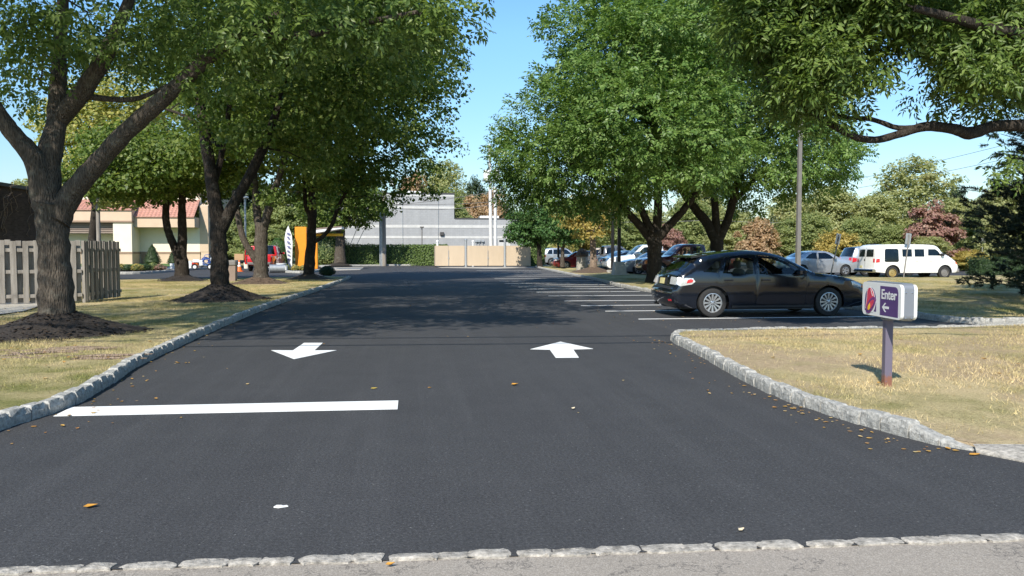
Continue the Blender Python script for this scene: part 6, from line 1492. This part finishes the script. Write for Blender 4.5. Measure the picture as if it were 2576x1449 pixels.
def add(kind, name, label, cat, x, y, rz, pm, glass='cglass_dark', style=5, rim='alloy', group=RG, sc=None):
    if kind == 'sedan': c = Car(name, label, cat, sed_out, .88, .98, (x, y, .006), rz, PT[pm], [.95, 3.68], .32, .37, .2, .2, 3, .22, group); c.cabx = (1.5, 2.3); c.build(sed_win, sed_door, (2.8, 3.4, 1.01), (.6, 1.3, 1.06), M[glass]); lights(c, .86, .70); c.mirrors(2.95, .98)
    if kind == 'suv': c = Car(name, label, cat, suv_out, .91, 1.08, (x, y, .006), rz, PT[pm], [.9, 3.55], .36, .42, .28, .16, 3, .22, group); c.cabx = (1.3, 2.2); c.build(suv_win, suv_door, (2.62, 3.25, 1.15), (.1, .42, 1.12), M[glass]); lights(c, 1.02, .86, .22); c.mirrors(2.9, 1.08)
    if kind == 'pickup': c = Car(name, label, cat, pick_out, .96, 1.14, (x, y, .006), rz, PT[pm] if pm in PT else M[pm], [1.05, 4.55], .38, .45, .34, .17, 3, .25, group); c.cabx = (2.4, 3.0); c.build(pick_win, pick_door, (3.25, 3.9, 1.2), (1.7, 1.98, 1.2), M[glass]); lights(c, 1.0, .88, .28); c.mirrors(3.65, 1.2)
    c.wheels_(style, M[rim], .22, .62); return c
PI = math.pi
def ncar(kind, name, label, cat, px, d_, back, pm, **k):
    """car whose end nearest the island stands at picture column px, distance d_"""
    p = wx(px, d_); Ln = {'sedan': 4.7, 'suv': 4.6, 'pickup': 5.58}[kind]
    return add(kind, name, label, cat, p.x + (Ln if not back else 0), p.y, PI if not back else 0, pm, **k)
ncar('suv', 'sport_utility_car', 'silver sport utility car at the left end of the row, beside the young green tree', 'car', 1362, 80, True, 'silver')
ncar('sedan', 'sedan', 'maroon car parked nose to the island behind the concrete lamp block', 'car', 1388, 64, False, 'maroon', glass='cglass')
c = ncar('pickup', 'pickup_truck', 'dark grey pickup with its tail to the island, behind the litter bin', 'pickup', 1455, 61, True, 'grey')
ncar('sedan', 'sedan', 'black car with bright headlights between the litter bin and the pale trunk', 'car', 1478, 58, False, 'black')
ncar('suv', 'minivan', 'beige van with long roof behind the pale trunk', 'van', 1478, 72, True, 'beige')
ncar('sedan', 'sedan', 'silver blue sedan with its tail to the island, right of the pale trunk', 'car', 1506, 55.5, True, 'blue')
ncar('pickup', 'pickup_truck', 'white pickup facing the island, left of the big ash trunk', 'pickup', 1520, 52.5, False, 'white', glass='cglass')
ncar('sedan', 'sedan', 'silver car with its nose beside the tapered concrete lamp base', 'car', 1556, 49.4, False, 'silver')
c = ncar('pickup', 'pickup_truck', 'dark red pickup with chrome bumper behind the big ash trunk', 'pickup', 1606, 46.6, False, 'darkred', glass='cglass')
c.endpatch('bumper', M['chrome'], 'front', .52, .66, -.95, .95, .05); c.patch('side_marker', M['lens_amber'], [(5.3, .74), (5.48, .74), (5.46, .92), (5.32, .94)], off=.012)
FG = 'vehicles parked beyond the right lawn'
p = wx(1962, 47); add('sedan', 'sedan', 'small silver car parked behind the grey light pole, facing right', 'car', p.x, p.y, R(2), 'silver', 'cglass_dark', 5, 'alloy', FG)
p = wx(2112, 47.5); c = add('suv', 'sport_utility_car', 'silver sport utility car tucked behind the rear of the white van', 'car', p.x + .3, p.y, R(-2), 'silver', 'cglass_dark', 5, 'alloy', FG)
c.endpatch('bumper', M['black_plastic'], 'rear', .42, .62, -.96, .96, .05)
# --- white van
p = G(2247, 703); van_out = [(.08, .40), (.0, .48), (-.0, .75), (.03, 1.2), (.09, 1.72), (.2, 1.85), (.5, 1.90), (1.5, 1.915), (2.6, 1.91), (3.4, 1.885), (3.7, 1.80), (3.86, 1.64), (4.04, 1.44), (4.4, 1.26), (4.75, 1.03), (4.93, .86), (5.0, .64), (4.98, .44), (4.86, .36)]
v = Car('van', 'white full size van parked at right beyond the lawn', 'van', van_out, .97, 1.12, (p.x - 1.02, p.y + .85, .006), R(1), PT['white'], [1.02, 4.15], .36, .44, .36, .10, 4, .16, FG, .03, .09, .05)
v.root.scale = (.94, .94, .94); v.cabx = (2.4, 3.2)
v.build([[(.52, .99), (.60, .95), (1.29, .95), (1.36, 1.0), (1.35, 1.62), (1.28, 1.68), (.62, 1.68), (.55, 1.62)], [(1.57, 1.24), (2.14, 1.24), (2.14, 1.66), (1.57, 1.66)], [(2.30, 1.24), (2.88, 1.24), (2.88, 1.66), (2.30, 1.66)], [(3.10, 1.30), (3.90, 1.30), (3.72, 1.55), (3.55, 1.66), (3.12, 1.66)]],
        [[(2.22, .44), (2.95, .44), (2.95, 1.74), (2.22, 1.74)], [(3.02, .44), (3.72, .44), (3.80, .9), (4.0, 1.25), (3.78, 1.6), (3.6, 1.74), (3.02, 1.74)]], (3.74, 4.04, 1.42), None, M['cglass_dark'])
v.wheels_('steel', [M['gold'], M['grey_metal']], .22, .6)
v.patch('tail_light', M['lens_red'], [(.03, .93), (.24, .93), (.24, 1.13), (.05, 1.13)], off=.012); v.patch('side_marker', M['lens_amber'], [(4.78, .86), (4.92, .80), (4.90, .90), (4.80, .99)], off=.012)
for v0, v1 in ((-.82, -.1), (.1, .82)): v.endpatch('rear_window', M['cglass_dark'], 'rear', 1.24, 1.64, v0, v1, .01)
for v0, v1 in ((-.99, -.84), (.84, .99)): v.endpatch('tail_light', M['lens_red'], 'rear', .93, 1.13, v0, v1, .012)
v.endpatch('door_seam', M['black_plastic'], 'rear', .52, 1.72, -.008, .008, .006); v.endpatch('licence_plate', M['plate'], 'rear', .62, .74, .3, .62, .012)
v.endpatch('latch', M['black_plastic'], 'rear', 1.0, 1.12, .03, .11, .014)
b = MB(); b.box(-.16, .05, -.92, .92, .38, .56, .03); b.build('rear_bumper', M['chrome'], v.root); b = MB(); b.box(4.93, 5.10, -.88, .88, .36, .58, .04); b.build('front_bumper', M['grey_metal'], v.root)
v.patch('trim_line', M['sign_grey'], [(.3, 1.075), (4.6, 1.075), (4.6, 1.085), (.3, 1.085)], off=.004); v.mirrors(3.92, 1.28, M['black_plastic'])
b = MB(); b.box(.3, .52, -.16, .16, 1.925, 1.965, .01); b.build('brake_light', M['black_plastic'], v.root)
# --- red pickup of the striping crew, seen from behind
p = G(652, 683); c = add('pickup', 'pickup_truck', 'bright red pickup seen from behind, parked on the left drive behind the mottled trunk', 'pickup', p.x, p.y, R(89), 'red_paint', 'cglass_dark', 5, 'alloy', None)
c.endpatch('bumper', M['grey_metal'], 'rear', .50, .66, -.98, .98, .10)
b = MB(); b.box(3.75, 3.80, .96, 1.85, .45, 1.15, .02); b.tube([(3.78, 1.82, 1.15), (3.74, 1.75, 1.6), (3.70, 1.45, 1.78), (3.7, .98, 1.8)], .045, 8); b.build('open_door', M['red_paint'], c.root)
b = MB(); b.box(3.742, 3.748, 1.05, 1.75, .55, 1.05, .0); b.build('door_trim', M['black_plastic'], c.root)

# ------------------------------------------------------------------ entrance sign
SCN = W(3.90, 8.22); root = thing('entrance_sign', 'white and purple enter sign with bell emblem on a square purple grey post', 'sign', (SCN.x, SCN.y, .1), math.pi / 2 - YAW)
zb_, zt_ = .712, 1.062; hl, th = .43, .05                          # heights above the lawn
def rrect(x0, x1, z0, z1, r, n=5):
    pl = []
    for cx, cz, a0 in ((x1 - r, z1 - r, 0), (x0 + r, z1 - r, 90), (x0 + r, z0 + r, 180), (x1 - r, z0 + r, 270)):
        for k in range(n + 1): a = R(a0 + 90 * k / n); pl.append((cx + r * math.cos(a), cz + r * math.sin(a)))
    return pl
b = MB(); b.prism(rrect(-hl + .004, hl - .004, zb_ - .012, zt_ + .012, .055), -th, th, FACING_Y); cab = b.build('cabinet', M['sign_grey'], root)
b = MB()
for y in (-.03, .03):
    for z in (zb_ + .02, zb_ + .27): b.lathe([(.007, 0), (.007, .004), (.003, .006)], 8, Matrix.Translation((-hl + .004, y, z)) @ Matrix.Rotation(-math.pi / 2, 4, 'Y'))
b.build('rivet', M['chrome'], cab)
b = MB(); b.prism(rrect(-hl, hl, zb_, zt_, .055), th, th + .03, FACING_Y); face = b.build('sign_face', M['sign_white'], root)
b = MB(); b.prism(rrect(-hl, hl, zb_, zt_, .055), -th - .03, -th, FACING_Y); b.build('sign_face', M['sign_white'], root)
yf = th + .03
def flat(name, poly, layer, m, parent):
    """polygon in (u to the reader's right, v up) on the face; u=0 in the middle"""
    b = MB(); b.prism([(-u, v) for u, v in poly], yf + .0015 * layer, yf + .0015 * layer + .0012, FACING_Y); return b.build(name, m, parent)
pu = rrect(-.015, .372, zb_ + .022, zt_ - .03, .002); pu = [(-.015, zb_ + .02), (.372, zb_ + .02), (.372, zt_ - .085), (.362, zt_ - .055), (.34, zt_ - .035), (.31, zt_ - .028), (-.015, zt_ - .028)]
panel = flat('purple_panel', pu, 0, M['purple'], face)
M['pink'] = mat('pink red vinyl', (.58, .045, .09), .4, var=.04); M['clapper'] = mat('yellow vinyl', (.80, .50, .03), .4, var=.04); M['plum'] = mat('plum vinyl', (.20, .04, .17), .4)
bu, bv = -.235, (zb_ + zt_) / 2 - .005
def bp(pl): return [(bu + x, bv + y) for x, y in pl]
def elp(cx, cy, a, c, rot, n=28): return [(cx + a * math.cos(t) * math.cos(rot) - c * math.sin(t) * math.sin(rot), cy + a * math.cos(t) * math.sin(rot) + c * math.sin(t) * math.cos(rot)) for t in [2 * math.pi * k / n for k in range(n)]]
flat('emblem_ground', bp([(-.135, -.125), (-.135, -.02), (-.12, .05), (-.085, .10), (-.03, .128), (.03, .125), (.085, .095), (.12, .04), (.135, -.03), (.135, -.125)]), 0, M['purple'], face)
flat('emblem_outline', bp([(-.055, .128), (-.085, .085), (-.088, .02), (-.105, -.05), (-.115, -.10), (-.085, -.135), (.0, -.135), (.07, -.135), (.10, -.10), (.135, -.02), (.115, -.012), (.095, .03), (.075, .085), (.03, .118), (.0, .133)]), 1, M['sign_white'], face)
bell = flat('bell', bp([(-.045, .115), (-.072, .08), (-.075, .02), (-.092, -.05), (-.105, -.095), (-.06, -.10), (.04, -.03), (.118, .0), (.105, .012), (.082, .04), (.062, .08), (.025, .108), (-.01, .122)]), 2, M['pink'], face)
flat('bell_highlight', bp([(.0, .108), (.018, .10), (.04, .07), (.06, .035), (.05, .035), (.03, .068), (.012, .095)]), 3, M['sign_white'], bell)
flat('bell_mouth', bp(elp(.015, -.062, .132, .062, .62)), 3, M['plum'], bell)
flat('bell_lip', bp(elp(.012, -.066, .112, .046, .62)), 4, M['purple'], bell)
flat('bell_inside', bp(elp(.016, -.060, .09, .034, .62)), 5, M['pink'], bell)
flat('clapper', bp([(-.045, -.085), (-.04, -.11), (-.015, -.118), (.005, -.10), (.012, -.07), (.0, -.04), (-.02, -.055)]), 6, M['clapper'], bell)
cu = bpy.data.curves.new('lettering', 'FONT'); cu.body = 'Enter'; cu.size = .14; cu.extrude = .0006; cu.offset = .0022; cu.space_character = 1.0
to = bpy.data.objects.new('tmp_text', cu); COL.objects.link(to); dg = bpy.context.evaluated_depsgraph_get(); me = bpy.data.meshes.new_from_object(to.evaluated_get(dg)); bpy.data.objects.remove(to)
xs = [q.co.x for q in me.vertices]; sx = .325 / (max(xs) - min(xs)); x0 = min(xs)
for q in me.vertices:
    u = (q.co.x - x0) * sx + .022; q.co = Vector((-u, yf + .0032 + q.co.z, q.co.y + zt_ - .158))
me.name = 'lettering'; link_mesh('lettering', me, M['sign_white'], panel)
ar = [(-.085, 0), (-.012, .075), (.022, .075), (-.032, .02), (.09, .02), (.09, -.02), (-.032, -.02), (.022, -.075), (-.012, -.075)]
flat('arrow', [(.105 + u * .85, zb_ + .105 + v * .62) for u, v in ar], 1, M['sign_white'], panel)
def rust_post():
    m, t, b = nodes('purple grey post paint'); v = objco(t); n = nz(t, 22, 5, .7, v); sp = t.nodes.new("ShaderNodeSeparateXYZ"); L(t, v, sp.inputs[0])
    mr = t.nodes.new("ShaderNodeMapRange"); mr.inputs[1].default_value = .22; mr.inputs[2].default_value = .0; L(t, sp.outputs[2], mr.inputs[0])
    mu = t.nodes.new("ShaderNodeMath"); mu.operation = 'MULTIPLY'; L(t, mr.outputs[0], mu.inputs[0]); L(t, n.outputs['Fac'], mu.inputs[1])
    c = mixc(t, ramp(t, mu.outputs[0], [(.22, (0, 0, 0)), (.34, (1, 1, 1))]).outputs[0], (.125, .108, .15), (.20, .085, .055)); L(t, c, b.inputs['Base Color']); b.inputs['Roughness'].default_value = .55; return m
b = MB(); b.box(-.039, .039, -.039, .039, -.12, zb_ - .012, .005); b.build('post', rust_post(), root)
b = MB(); b.box(-.07, .07, -.046, .046, zb_ - .03, zb_ - .013, .004); b.build('bracket', M['sign_grey'], root)
